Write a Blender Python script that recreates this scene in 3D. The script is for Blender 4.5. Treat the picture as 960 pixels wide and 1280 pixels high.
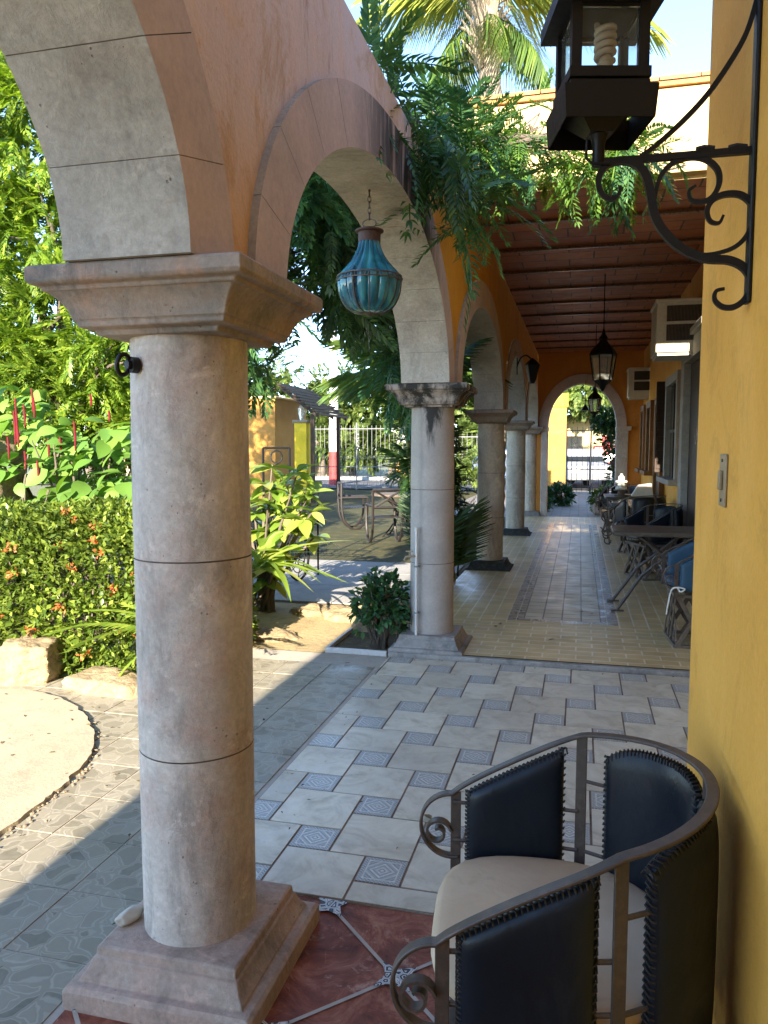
import bpy, math, random
import numpy as np
from mathutils import Vector, Matrix
R = math.radians
random.seed(7); rng = np.random.default_rng(7)
for o in list(bpy.data.objects): bpy.data.objects.remove(o)
sc = bpy.context.scene
# ------------------------------------------------------------------ camera, sky, sun, exposure
YAW = R(14.27); PITCH = math.atan(80/960)
cam = bpy.data.objects.new('camera', bpy.data.cameras.new('camera')); sc.collection.objects.link(cam)
cam.location = (0, 0, 1.5); cam.rotation_euler = (math.pi/2-PITCH, 0, YAW)
cam.data.sensor_fit = 'VERTICAL'; cam.data.sensor_height = 36; cam.data.lens = 27.0
cam.data.clip_end = 2000; cam.data.clip_start = 0.02
sc.camera = cam
w = bpy.data.worlds.new("World"); sc.world = w; w.use_nodes = True
nt = w.node_tree; bg = nt.nodes['Background']
sky = nt.nodes.new('ShaderNodeTexSky'); sky.sky_type = 'NISHITA'; sky.sun_disc = False
SUN_EL = 20.0
sky.sun_elevation = R(SUN_EL); sky.sun_rotation = R(180); sky.air_density = .75; sky.dust_density = .0; sky.ozone_density = 1.3; sky.altitude = 1200
nt.links.new(sky.outputs[0], bg.inputs[0]); bg.inputs[1].default_value = .15
sun = bpy.data.objects.new('sun', bpy.data.lights.new('sun', 'SUN')); sc.collection.objects.link(sun)
sun.data.energy = 4.4; sun.data.angle = R(.5); sun.data.color = (1.0, .89, .72)
sun.rotation_euler = Vector((.0, 1, -math.tan(R(SUN_EL)))).to_track_quat('-Z', 'Y').to_euler()
sc.view_settings.view_transform = 'Standard'; sc.view_settings.look = 'None'
sc.view_settings.gamma = 1; sc.view_settings.use_curve_mapping = False
sc.view_settings.exposure = 2.42
sc.cycles.max_bounces = 12; sc.cycles.diffuse_bounces = 7

# pixel -> point helper (960x1280 photograph) used only to survey positions
_f = 960.; _fw = Vector((-math.sin(YAW)*math.cos(PITCH), math.cos(YAW)*math.cos(PITCH), -math.sin(PITCH)))
_rt = Vector((math.cos(YAW), math.sin(YAW), 0)); _up = _rt.cross(_fw)
def atY(x, y, Y):
    d = _fw*_f+_rt*(x-480)+_up*(640-y); return Vector((0, 0, 1.5))+d*(Y/d.y)
def atZ(x, y, z=0.):
    d = _fw*_f+_rt*(x-480)+_up*(640-y); return Vector((0, 0, 1.5))+d*((z-1.5)/d.z)

# ------------------------------------------------------------------ helpers
def link(o): sc.collection.objects.link(o); return o
def tag(o, label=None, cat=None, group=None, kind=None):
    if label: o['label'] = label
    if cat: o['category'] = cat
    if group: o['group'] = group
    if kind: o['kind'] = kind
    return o
def thing(name, loc, rz, label, cat, group=None):
    o = bpy.data.objects.new(name, None); o.empty_display_size = .1
    o.location = loc; o.rotation_euler = (0, 0, rz); link(o); return tag(o, label, cat, group)
def kids(o): return [c for c in bpy.data.objects if c.parent == o]
def copy_tree(o, parent=None):
    c = o.copy(); link(c)
    if parent: c.parent = parent
    for ch in kids(o): copy_tree(ch, c)
    return c
class MB:
    def __init__(s): s.v = []; s.f = []; s.m = []; s.uv = {}
    def add(s, vs, fs, m=0, M=None):
        b = len(s.v)
        for p in vs:
            p = Vector(p)
            if M is not None: p = M @ p
            s.v.append(tuple(p))
        for f in fs: s.f.append([b+i for i in f]); s.m.append(m)
        return s
    def box(s, a, b, m=0, M=None):
        x0, y0, z0 = a; x1, y1, z1 = b
        return s.add([(x0,y0,z0),(x1,y0,z0),(x1,y1,z0),(x0,y1,z0),(x0,y0,z1),(x1,y0,z1),(x1,y1,z1),(x0,y1,z1)],
              [(0,3,2,1),(4,5,6,7),(0,1,5,4),(1,2,6,5),(2,3,7,6),(3,0,4,7)], m, M)
    def tube(s, pts, r, n=8, m=0, M=None, flat=None, cap=True, side=None):
        """sweep a circle (or flat bar flat=(w,h)) along pts; r may be a list"""
        pts = [Vector(p) for p in pts]; k = len(pts)
        rr = r if isinstance(r, (list, tuple)) else [r]*k
        vs = []; nrm = None
        for i, p in enumerate(pts):
            t = (pts[min(i+1, k-1)]-pts[max(i-1, 0)])
            if t.length < 1e-9: t = Vector((0, 0, 1))
            t.normalize()
            if side is not None:
                sd = side[i] if isinstance(side, list) else side
                nrm = Vector(sd) - t*t.dot(Vector(sd)); nrm.normalize()
            elif nrm is None:
                nrm = t.orthogonal().normalized()
            else:
                nrm = (nrm - t*t.dot(nrm)); nrm.normalize()
            bn = t.cross(nrm)
            if flat:
                w_, h_ = flat[0]/2, flat[1]/2
                sc_ = rr[i] if isinstance(r, (list, tuple)) else 1
                for a, b in ((w_, h_), (-w_, h_), (-w_, -h_), (w_, -h_)): vs.append(p+nrm*a*sc_+bn*b*sc_)
            else:
                for j in range(n):
                    an = 2*math.pi*j/n; vs.append(p+(nrm*math.cos(an)+bn*math.sin(an))*rr[i])
        c = 4 if flat else n
        fs = [(i*c+j, i*c+(j+1) % c, (i+1)*c+(j+1) % c, (i+1)*c+j) for i in range(k-1) for j in range(c)]
        if cap: fs += [tuple(range(c))[::-1], tuple((k-1)*c+j for j in range(c))]
        return s.add(vs, fs, m, M)
    def lathe(s, prof, n=24, c=(0, 0, 0), m=0, M=None, cap=True, sq=False, rot=0.):
        vs = []
        for r, z in prof:
            if sq:
                for a, b in ((-1,-1),(1,-1),(1,1),(-1,1)): vs.append((c[0]+a*r, c[1]+b*r, c[2]+z))
            else:
                for j in range(n):
                    an = 2*math.pi*j/n+rot; vs.append((c[0]+r*math.cos(an), c[1]+r*math.sin(an), c[2]+z))
        q = 4 if sq else n; k = len(prof)
        fs = [(i*q+j, i*q+(j+1) % q, (i+1)*q+(j+1) % q, (i+1)*q+j) for i in range(k-1) for j in range(q)]
        if cap: fs += [tuple(range(q))[::-1], tuple((k-1)*q+j for j in range(q))]
        return s.add(vs, fs, m, M)
    def quad(s, a, b, c, d, m=0): return s.add([a, b, c, d], [(0, 1, 2, 3)], m)
    def rect(s, x0, y0, x1, y1, z, m=0): return s.add([(x0,y0,z),(x1,y0,z),(x1,y1,z),(x0,y1,z)], [(0,1,2,3)], m)
    def build(s, name, mats, parent=None, smooth=38, bevel=0, world=False, uvfun=None, bseg=2):
        me = bpy.data.meshes.new(name)
        v = s.v
        if world and parent is not None:
            L = parent.location; v = [(a-L.x, b-L.y, c-L.z) for a, b, c in v]
        me.from_pydata(v, [], s.f)
        if not isinstance(mats, (list, tuple)): mats = [mats]
        for mm in mats: me.materials.append(mm)
        me.polygons.foreach_set('material_index', s.m)
        if uvfun:
            uv = me.uv_layers.new(name='UVMap')
            for p in me.polygons:
                for li, vi in zip(p.loop_indices, p.vertices): uv.data[li].uv = uvfun(p, me.vertices[vi].co)
        me.update()
        if smooth:
            me.polygons.foreach_set('use_smooth', [True]*len(me.polygons)); me.set_sharp_from_angle(angle=R(smooth))
        o = link(bpy.data.objects.new(name, me))
        if parent is not None: o.parent = parent
        if bevel:
            b = o.modifiers.new('bevel', 'BEVEL'); b.width = bevel; b.segments = bseg; b.limit_method = 'ANGLE'; b.angle_limit = R(40)
            b.harden_normals = False
        return o
def quads_obj(name, V, F, mat, parent=None, world=True, smooth=False):
    """big quad mesh from numpy arrays"""
    V = np.asarray(V, float).reshape(-1, 3); F = np.asarray(F, int).reshape(-1, 4)
    if parent is not None and world: V = V-np.array(parent.location)
    me = bpy.data.meshes.new(name)
    me.vertices.add(len(V)); me.vertices.foreach_set('co', V.ravel())
    me.loops.add(F.size); me.loops.foreach_set('vertex_index', F.ravel().astype(np.int32))
    me.polygons.add(len(F)); me.polygons.foreach_set('loop_start', (np.arange(len(F))*4).astype(np.int32))
    me.polygons.foreach_set('loop_total', np.full(len(F), 4, np.int32))
    me.update(calc_edges=True); me.validate()
    me.materials.append(mat)
    if smooth: me.polygons.foreach_set('use_smooth', [True]*len(me.polygons))
    o = link(bpy.data.objects.new(name, me))
    if parent is not None: o.parent = parent
    return o
def struct(o, label=None): o['kind'] = 'structure'; return o

# ------------------------------------------------------------------ materials
class NT:
    def __init__(s, name):
        s.mat = bpy.data.materials.new(name); s.mat.use_nodes = True
        s.t = s.mat.node_tree; s.p = s.t.nodes['Principled BSDF']; s.out = s.t.nodes['Material Output']
    def n(s, typ, **kw):
        nd = s.t.nodes.new('ShaderNode'+typ)
        for k, v in kw.items():
            if k in nd.inputs.keys() if hasattr(nd.inputs, 'keys') else False: nd.inputs[k].default_value = v
            else: setattr(nd, k, v)
        return nd
    def l(s, a, b): s.t.links.new(a, b)
    def coord(s, scale=(1, 1, 1), rot=(0, 0, 0), kind='Object', loc=(0, 0, 0)):
        c = s.n('TexCoord'); m = s.n('Mapping'); m.inputs['Scale'].default_value = scale; m.inputs['Rotation'].default_value = rot
        m.inputs['Location'].default_value = loc
        s.l(c.outputs[kind], m.inputs[0]); return m.outputs[0]
    def noise(s, vec, sc_, det=5, rough=.6, dist=0):
        nd = s.n('TexNoise'); nd.inputs['Scale'].default_value = sc_; nd.inputs['Detail'].default_value = det
        nd.inputs['Roughness'].default_value = rough; nd.inputs['Distortion'].default_value = dist
        s.l(vec, nd.inputs['Vector']); return nd.outputs['Fac']
    def ramp(s, fac, stops, interp='LINEAR'):
        r = s.n('ValToRGB'); r.color_ramp.interpolation = interp; e = r.color_ramp.elements
        while len(e) < len(stops): e.new(.5)
        for el, (p, c) in zip(e, stops):
            el.position = p; el.color = (c, c, c, 1) if isinstance(c, (int, float)) else (*c, 1)
        s.l(fac, r.inputs[0]); return r.outputs['Color']
    def mix(s, fac, a, b, mode='MIX'):
        m = s.n('Mix', data_type='RGBA', blend_type=mode)
        for sock, val in ((m.inputs[0], fac), (m.inputs[6], a), (m.inputs[7], b)):
            if hasattr(val, 'is_linked') or hasattr(val, 'links'): s.l(val, sock)
            elif isinstance(val, (int, float)): sock.default_value = val if sock == m.inputs[0] else (val, val, val, 1)
            else: sock.default_value = (*val, 1)
        return m.outputs[2]
    def math(s, op, a, b=None, c=None):
        m = s.n('Math', operation=op)
        for i, val in enumerate((a, b, c)):
            if val is None: continue
            if isinstance(val, (int, float)): m.inputs[i].default_value = val
            else: s.l(val, m.inputs[i])
        return m.outputs[0]
    def bump(s, h, strength=.3, dist=.01, prev=None):
        b = s.n('Bump'); b.inputs['Strength'].default_value = strength; b.inputs['Distance'].default_value = dist
        s.l(h, b.inputs['Height'])
        if prev is not None: s.l(prev, b.inputs['Normal'])
        return b.outputs[0]
    def set(s, color=None, rough=None, normal=None, metal=None, spec=None):
        for key, val in (('Base Color', color), ('Roughness', rough), ('Normal', normal), ('Metallic', metal), ('Specular IOR Level', spec)):
            if val is None: continue
            if hasattr(val, 'links'): s.l(val, s.p.inputs[key])
            elif isinstance(val, (int, float)): s.p.inputs[key].default_value = val
            else: s.p.inputs[key].default_value = (*val, 1)
        return s.mat

def mottled(name, c1, c2, c3=None, scale=3., rough=.8, bump=.25, bscale=40, bd=.004, streak=0., streakcol=(.03,.03,.03), stretch=(1,1,.25), spec=.3, metal=0):
    t = NT(name); co = t.coord()
    n1 = t.noise(co, scale, 7, .65, .4); col = t.ramp(n1, [(.3, c1), (.7, c2)])
    if c3: col = t.mix(t.ramp(t.noise(co, scale*2.7, 6, .7), [(.5, 0.), (.72, .8)]), col, c3)
    if streak:
        sv = t.coord(stretch); f = t.ramp(t.noise(sv, 5, 8, .7, .3), [(.52, 0.), (.75, streak)])
        col = t.mix(f, col, streakcol)
    fine = t.noise(co, bscale, 6, .7); col = t.mix(.35, col, t.ramp(fine, [(.25, .55), (.75, 1.25)]), 'MULTIPLY')
    h = t.math('ADD', fine, t.math('MULTIPLY', n1, .8))
    r = t.ramp(fine, [(.2, max(rough-.12, .05)), (.8, min(rough+.1, 1))])
    return t.set(col, r, t.bump(h, bump, bd), metal, spec)

M = {}
def stone(name, c1, c2, pink, dark, base_z=None, sc_=4.2, pit=.5):
    t = NT(name); co = t.coord()
    n1 = t.noise(co, sc_, 8, .7, .6); col = t.ramp(n1, [(.32, c1), (.62, c2)])
    col = t.mix(t.ramp(t.noise(t.coord(loc=(3,1,7)), sc_*.8, 7, .7, .8), [(.5, 0.), (.64, .75)]), col, pink)
    col = t.mix(t.ramp(t.noise(t.coord((1.3,1.3,.35)), 5.5, 9, .75, .4), [(.5, 0.), (.68, .75)]), col, dark)
    col = t.mix(t.ramp(t.noise(t.coord(loc=(9,4,2)), sc_*2.6, 8, .75, .5), [(.57, 0.), (.66, .6)]), col, tuple(min(1,a*1.18) for a in c1))
    fine = t.noise(co, 55, 7, .75); med = t.noise(co, 17, 8, .75, .5)
    col = t.mix(.5, col, t.ramp(fine, [(.28, .55), (.7, 1.3)]), 'MULTIPLY')
    v = t.n('TexVoronoi'); v.inputs['Scale'].default_value = 46; t.l(co, v.inputs['Vector'])
    pits = t.ramp(t.math('ADD', v.outputs['Distance'], t.math('MULTIPLY', t.noise(co, 6, 4), .9)), [(.42, 1.), (.5, 0.)])
    col = t.mix(t.math('MULTIPLY', pits, pit), col, tuple(a*.5 for a in dark))
    h = t.math('SUBTRACT', t.math('ADD', t.math('MULTIPLY', med, 1.3), t.math('MULTIPLY', fine, .5)), pits)
    return t.set(col, t.ramp(med, [(.3, .72), (.7, .95)]), t.bump(h, .75, .006), 0, .3)
M['column'] = stone('pale_pink_stone', (.66,.58,.50), (.49,.43,.37), (.52,.37,.30), (.27,.235,.20))
M['column_lit'] = stone('column_stone_lit', (.78,.70,.55), (.60,.53,.42), (.62,.50,.38), (.34,.30,.24))  # column stone brightened: warm light on the far columns put into its colour
M['intrados'] = stone('grey_cast_stone', (.52,.48,.41), (.39,.36,.31), (.40,.34,.28), (.25,.23,.2), sc_=3.)
M['mortar'] = mottled('dark_joint', (.24,.19,.15), (.06,.05,.042), None, 7, .95)
M['plinth_pink'] = stone('pinkish_plinth_stone', (.52,.36,.28), (.38,.29,.23), (.47,.39,.31), (.17,.145,.12), sc_=6.)
M['plinth_grey'] = mottled('grey_plinth_stone', (.36,.33,.29), (.24,.22,.2), (.42,.38,.32), 6, .85, .6, 50, .004, .8, (.05,.05,.045), (1,1,1))
M['plinth_dark'] = mottled('mossy_dark_plinth_stone', (.06,.062,.055), (.035,.04,.036), (.16,.15,.13), 7, .85, .6, 50, .004)
M['capital'] = stone('weathered_capital_stone', (.42,.32,.25), (.27,.24,.21), (.46,.28,.19), (.085,.09,.09), sc_=6.5)
def ring_mat():
    t = NT('arch_ring_stone'); co = t.coord()
    n1 = t.noise(co, 3, 7, .65, .4); col = t.ramp(n1, [(.3, (.64,.49,.44)), (.7, (.46,.36,.325))])
    sv = t.coord((2.2, 2.2, .35)); f = t.ramp(t.noise(sv, 3, 8, .7, .2), [(.45, 0.), (.7, .55)])
    col = t.mix(f, col, (.46,.40,.36))
    # black mould runs on the far half of the second arch (a stain with its own place)
    sep = t.n('SeparateXYZ'); t.l(t.coord(), sep.inputs[0])
    my = t.ramp(t.math('ABSOLUTE', t.math('SUBTRACT', sep.outputs[1], 3.95)), [(.45, 1.), (1.25, 0.)])
    st = t.ramp(t.noise(t.coord((4.5, 6, .5)), 1.7, 8, .7, .3), [(.36, 0.), (.50, .95)])
    col = t.mix(t.math('MULTIPLY', my, st), col, (.025,.027,.03))
    fine = t.noise(co, 45, 6, .7); col = t.mix(.35, col, t.ramp(fine, [(.25, .55), (.75, 1.25)]), 'MULTIPLY')
    return t.set(col, .85, t.bump(t.math('ADD', fine, n1), .4, .004), 0, .3)
M['ring'] = ring_mat()
def stain_capital():
    t = NT('black_stained_capital'); co = t.coord()
    n1 = t.noise(co, 6, 7, .65); col = t.ramp(n1, [(.3, (.42,.35,.29)), (.7, (.3,.26,.23))])
    f = t.ramp(t.noise(t.coord((1,1,.6)), 7, 8, .7, .4), [(.47, .95), (.60, 0.)])
    col = t.mix(f, col, (.02,.02,.018))
    return t.set(col, .9, t.bump(t.noise(co, 50), .5, .004), 0, .3)
M['capital_stained'] = stain_capital()
def stained_shaft():
    t = NT('column_stone_with_black_run'); co = t.coord()
    n1 = t.noise(co, 3.2, 7, .65, .4); col = t.ramp(n1, [(.3, (.46,.40,.35)), (.7, (.33,.30,.27))])
    sep = t.n('SeparateXYZ'); t.l(co, sep.inputs[0])
    st = t.noise(t.coord((1,1,.25)), 12, 7, .7, .3)
    # run below the capital on the camera side: width fades downwards
    lim = t.math('MULTIPLY_ADD', sep.outputs[2], .26, -.385)      # half width at height z
    d = t.math('ABSOLUTE', t.math('SUBTRACT', sep.outputs[0], .02))
    k = t.math('ADD', t.math('SUBTRACT', lim, d), t.math('MULTIPLY', t.math('SUBTRACT', st, .5), .22))
    f = t.ramp(k, [(.0, 0.), (.035, .93)])
    col = t.mix(f, col, (.018,.018,.017))
    g2 = t.ramp(t.math('ADD', t.math('SUBTRACT', .03, t.math('ABSOLUTE', t.math('ADD', sep.outputs[0], .055))), t.math('MULTIPLY', t.math('SUBTRACT', st, .5), .12)), [(.0, 0.), (.04, .45)])
    g2 = t.math('MULTIPLY', g2, t.ramp(sep.outputs[2], [(.55, 0.), (1., 1.)]))
    col = t.mix(g2, col, (.12,.13,.12))
    fine = t.noise(co, 60, 6, .7); col = t.mix(.3, col, t.ramp(fine, [(.25, .55), (.75, 1.25)]), 'MULTIPLY')
    return t.set(col, .85, t.bump(fine, .4, .003), 0, .3)
M['shaft_stained'] = stained_shaft()
def ochre(name, c1, c2, fade=False, rough=.8):
    t = NT(name); co = t.coord()
    n1 = t.noise(co, 1.3, 7, .6, .3); col = t.ramp(n1, [(.3, c1), (.7, c2)])
    if fade:   # paint bleached and washed pinkish towards the top of the near bays, by noise streaks
        sep = t.n('SeparateXYZ'); t.l(co, sep.inputs[0])
        zz = t.math('MULTIPLY_ADD', sep.outputs[2], .75, -1.62)
        yy = t.math('MULTIPLY_ADD', sep.outputs[1], -.30, .98)
        k = t.math('ADD', t.math('ADD', zz, yy), t.math('MULTIPLY', t.noise(t.coord((1.4,1.4,.35)), 2.6, 7, .65), .55))
        col = t.mix(t.ramp(k, [(.28, 0.), (.85, .97)]), col, t.ramp(t.noise(t.coord((3,3,.6)), 3, 7), [(.35, (.70,.52,.45)), (.65, (.66,.54,.51))]))
        dr = t.ramp(t.noise(t.coord((1,1,.22)), 11, 8, .75), [(.58, 0.), (.7, .6)])
        col = t.mix(dr, col, (.33,.15,.07))
        sp_ = t.ramp(t.noise(t.coord(), 60, 4, .8), [(.66, 0.), (.72, .7)]); col = t.mix(sp_, col, (.2,.09,.05))
    sv = t.coord((1, 1, .14)); f = t.ramp(t.noise(sv, 2.5, 6, .6, .2), [(.5, 0.), (.85, .28)])
    col = t.mix(f, col, tuple(a*.6 for a in c2))
    scuff = t.ramp(t.noise(t.coord((1,1,.7), loc=(5,2,1)), 3.2, 9, .8, .9), [(.53, 0.), (.64, .5)]); col = t.mix(scuff, col, tuple(a*.62 for a in c1))
    pale = t.ramp(t.noise(t.coord(loc=(1,8,3)), 2.1, 8, .7, .6), [(.5, 0.), (.68, .35)]); col = t.mix(pale, col, tuple(min(1, a*1.12+.05) for a in c1))
    fine = t.noise(co, 70, 6, .65); mid = t.noise(co, 9, 7, .7)
    col = t.mix(.18, col, t.ramp(fine, [(.25, .5), (.75, 1.3)]), 'MULTIPLY')
    b1 = t.bump(mid, .35, .02); b2 = t.bump(fine, .5, .004, b1)
    return t.set(col, rough, b2, 0, .3)
M['ochre'] = ochre('ochre_stucco', (.80,.41,.07), (.72,.34,.05))
M['ochre_orange'] = ochre('orange_arcade_stucco', (.70,.34,.035), (.60,.28,.04), True)
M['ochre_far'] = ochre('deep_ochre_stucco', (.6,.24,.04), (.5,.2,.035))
M['cream_wall'] = ochre('cream_parapet_paint', (.66,.50,.24), (.56,.41,.2))
M['yellow_paint'] = ochre('bright_yellow_paint', (.80,.56,.03), (.72,.48,.025))
M['orange_paint'] = ochre('garden_house_orange_paint', (.46,.23,.05), (.40,.19,.04))
M['terracotta'] = mottled('terracotta_coping', (.55,.24,.08), (.4,.17,.06), (.6,.35,.12), 5, .8, .4)
M['iron_black'] = mottled('black_wrought_iron', (.005,.005,.006), (.008,.008,.009), None, 20, .5, .3, 80, .001, spec=.3)
M['iron_brown'] = mottled('worn_brown_iron', (.115,.092,.078), (.075,.06,.05), (.17,.12,.09), 14, .48, .25, 90, .001, spec=.5, metal=.45)
M['iron_grey'] = mottled('pale_grey_gate_paint', (.26,.26,.25), (.18,.18,.175), None, 9, .5)
M['iron_lawn'] = mottled('dark_garden_iron', (.014,.011,.010), (.022,.017,.014), None, 20, .5)
def leather(name, c1, c2, wear, rough):
    t = NT(name); co = t.coord()
    n1 = t.noise(co, 5, 6, .6); col = t.ramp(n1, [(.3, c1), (.7, c2)])
    f = t.ramp(t.noise(t.coord((1,1,.5)), 13, 8, .72, .5), [(.56, 0.), (.78, .5)])
    col = t.mix(f, col, wear)
    v = t.n('TexVoronoi', feature='DISTANCE_TO_EDGE'); v.inputs['Scale'].default_value = 260; t.l(co, v.inputs['Vector'])
    b1 = t.bump(v.outputs['Distance'], .12, .0006); b2 = t.bump(t.noise(t.coord((1,1,.6)), 9, 6, .6, .6), .30, .012, b1)
    r = t.ramp(t.noise(co, 8, 6), [(.3, rough-.06), (.7, rough+.12)])
    return t.set(col, r, b2, 0, .3)
M['leather_navy'] = leather('navy_black_leather', (.004,.007,.011), (.008,.013,.020), (.03,.033,.036), .33)
M['leather_blue'] = leather('blue_leather', (.02,.06,.10), (.03,.08,.13), (.06,.10,.12), .42)
M['leather_cream'] = leather('cream_leather', (.52,.37,.23), (.60,.46,.31), (.30,.19,.10), .6)
M['lace'] = mottled('black_leather_lacing', (.02,.018,.016), (.04,.035,.03), None, 30, .6)
M['slat'] = mottled('grey_weathered_cedar', (.19,.14,.10), (.13,.1,.075), (.07,.055,.045), 9, .8, .4, 60, .002, .5, (.05,.04,.03))
M['table_top'] = mottled('worn_dark_table_wood', (.11,.085,.06), (.07,.055,.042), (.16,.13,.1), 5, .42, .2, 60, .001)
M['white_pvc'] = mottled('white_pipe', (.66,.64,.6), (.55,.53,.5), None, 8, .5)
M['ac_white'] = mottled('aged_white_plastic', (.62,.58,.46), (.52,.49,.39), None, 6, .55, .05)
M['ac_dark'] = mottled('dark_grille', (.05,.045,.035), (.03,.028,.022), None, 30, .6)
M['grey_stone_frame'] = mottled('grey_limestone_frame', (.36,.33,.28), (.28,.255,.22), (.42,.38,.31), 4, .85, .4)
M['wood_dark'] = mottled('dark_brown_joinery', (.05,.025,.012), (.03,.016,.009), None, 8, .55, .2, 60, .001, .4, (.015,.01,.006))
M['wood_orange'] = mottled('ochre_joinery', (.26,.12,.03), (.18,.08,.02), None, 8, .55)
M['rock'] = mottled('sandstone_rock', (.42,.32,.18), (.27,.20,.115), (.15,.12,.085), 6., .9, 1., 30, .02, .8, (.12,.10,.07), (2,2,3))
M['rock_grey'] = mottled('grey_brown_rock', (.34,.27,.18), (.22,.18,.13), None, 3, .9, .9, 22, .02)
M['pebble'] = mottled('pale_pebble', (.55,.5,.42), (.42,.37,.3), None, 20, .8)
M['cement'] = mottled('sandy_cement', (.50,.41,.27), (.40,.33,.22), (.33,.28,.20), 2.6, .9, .6, 60, .004, .6, (.27,.22,.15), (1,1,1))
M['soil'] = mottled('dry_soil', (.15,.11,.06), (.09,.07,.04), (.3,.22,.11), 3, .95, 1., 30, .02)
M['sand'] = mottled('sandy_soil_and_stone', (.50,.38,.20), (.36,.27,.14), (.26,.2,.11), 2.2, .95, .8, 25, .015)
M['asphalt'] = mottled('street_asphalt', (.17,.17,.17), (.12,.12,.125), None, 2, .9)
M['pavers'] = mottled('grey_path_slab', (.38,.37,.35), (.30,.29,.275), (.24,.23,.22), 2, .85, .3)
M['lawn'] = mottled('dry_lawn_shaded', (.045,.05,.016), (.075,.07,.025), (.17,.13,.05), 1.5, .95, 1., 60, .02)  # base colour darkened to carry the tree shade over the grass
M['ground'] = mottled('far_ground', (.2,.19,.1), (.14,.15,.07), None, .5, .95)
M['bark'] = mottled('grey_bark', (.16,.13,.10), (.10,.08,.06), None, 8, .9, .9, 30, .01)
M['palm_bark'] = mottled('palm_trunk_bark', (.40,.33,.25), (.27,.22,.165), (.14,.1,.07), 9, .9, .9, 20, .02)
M['cane'] = mottled('areca_cane', (.30,.27,.08), (.18,.19,.06), None, 12, .6, .2)
M['red_paint'] = mottled('red_paint', (.5,.04,.04), (.42,.05,.04), None, 3, .5)
M['car_red'] = mottled('red_car_paint', (.45,.02,.02), (.4,.02,.02), None, 3, .25, .02)
M['car_white'] = mottled('white_car_paint', (.28,.28,.29), (.25,.25,.26), None, 3, .25, .02)
M['car_blue'] = mottled('blue_car_paint', (.06,.10,.2), (.05,.09,.18), None, 3, .25, .02)
M['white_wall'] = mottled('white_panel_paint', (.78,.77,.74), (.7,.7,.68), None, 2, .7)
M['white_fabric'] = mottled('white_napkin', (.78,.76,.7), (.7,.68,.62), None, 20, .8)
M['rubber'] = mottled('black_rubber', (.015,.015,.015), (.02,.02,.02), None, 9, .8)
M['rust'] = mottled('rusty_metal_cap', (.09,.045,.035), (.05,.03,.025), (.14,.06,.03), 20, .6)
M['plate_tan'] = mottled('tarnished_switch_plate', (.36,.27,.15), (.26,.19,.11), None, 30, .45, .2, 90, .001)
def glass(name, col, rough=.05, trans=1., alpha=1.):
    t = NT(name); t.p.inputs['Transmission Weight'].default_value = trans; t.p.inputs['IOR'].default_value = 1.2
    t.p.inputs['Alpha'].default_value = alpha
    return t.set(col, rough)
M['pane'] = glass('clear_pane', (.9,.95,.93), .04, .97)
M['pane_frost'] = glass('hazy_lantern_pane', (.8,.85,.78), .12, .8)
M['window_glass'] = mottled('dark_window_glass', (.015,.018,.018), (.02,.022,.022), None, 2, .12, 0., spec=.6)
def teal():
    t = NT('blown_teal_glass'); g = t.n('NewGeometry')
    t.p.inputs['Transmission Weight'].default_value = .35; t.p.inputs['IOR'].default_value = 1.35
    t.p.inputs['Coat Weight'].default_value = .6
    n1 = t.noise(t.coord((1,1,.3)), 13, 2, .5, .5)
    return t.set(t.ramp(n1, [(.3, (.003,.07,.12)), (.5, (.012,.18,.25)), (.75, (.08,.42,.46))]), .06, t.bump(n1, .25, .01))
M['teal'] = teal()
M['bulb'] = mottled('unlit_bulb_glass', (.62,.52,.42), (.55,.46,.38), None, 5, .35, .02)

def leafmat(name, c1, c2, c3, trans=.35, rough=.45, sc_=1.):
    t = NT(name); g = t.n('NewGeometry')
    col = t.ramp(g.outputs['Random Per Island'], [(0., c1), (.55, c2), (1., c3)])
    big = t.ramp(t.noise(t.coord(), 1.1*sc_, 3), [(.35, .7), (.65, 1.25)]); col = t.mix(.8, col, big, 'MULTIPLY')
    t.set(col, rough, None, 0, .4)
    tr = t.n('BsdfTranslucent'); cl = t.mix(1., col, (1.25, 1.35, .5), 'MULTIPLY'); t.l(cl, tr.inputs[0])
    mx = t.n('MixShader'); mx.inputs[0].default_value = trans
    t.l(t.p.outputs[0], mx.inputs[1]); t.l(tr.outputs[0], mx.inputs[2]); t.l(mx.outputs[0], t.out.inputs[0]); return t.mat
M['leaf_sun'] = leafmat('bright_pinnate_leaf', (.06,.12,.012), (.14,.23,.02), (.27,.34,.035))
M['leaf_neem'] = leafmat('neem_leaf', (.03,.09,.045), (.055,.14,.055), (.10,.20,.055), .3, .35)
M['leaf_neem_sunlit'] = leafmat('neem_leaf_sunlit', (.06,.14,.03), (.09,.19,.03), (.15,.24,.04), .35, .4)  # lighter copy of the neem leaf, sunlight painted into the colour
M['leaf_dark'] = leafmat('dark_leaf', (.015,.045,.015), (.03,.075,.02), (.05,.11,.03), .25, .4)
M['leaf_hedge'] = leafmat('ixora_leaf', (.05,.09,.014), (.13,.19,.025), (.24,.30,.045), .3, .4)
M['leaf_chenille'] = leafmat('broad_light_green_leaf', (.10,.21,.04), (.15,.28,.045), (.2,.34,.06), .35, .5)
M['leaf_varieg'] = leafmat('yellow_green_leaf', (.16,.27,.035), (.24,.33,.05), (.40,.42,.10), .35, .4)
M['leaf_palm'] = leafmat('palm_frond', (.045,.09,.02), (.07,.13,.025), (.13,.18,.03), .25, .4)
M['leaf_palm_sun'] = leafmat('palm_frond_sunlit', (.13,.18,.03), (.2,.24,.04), (.32,.32,.07), .3, .4)  # brightened copy of the palm frond: sun on the coconut crown painted in
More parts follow.
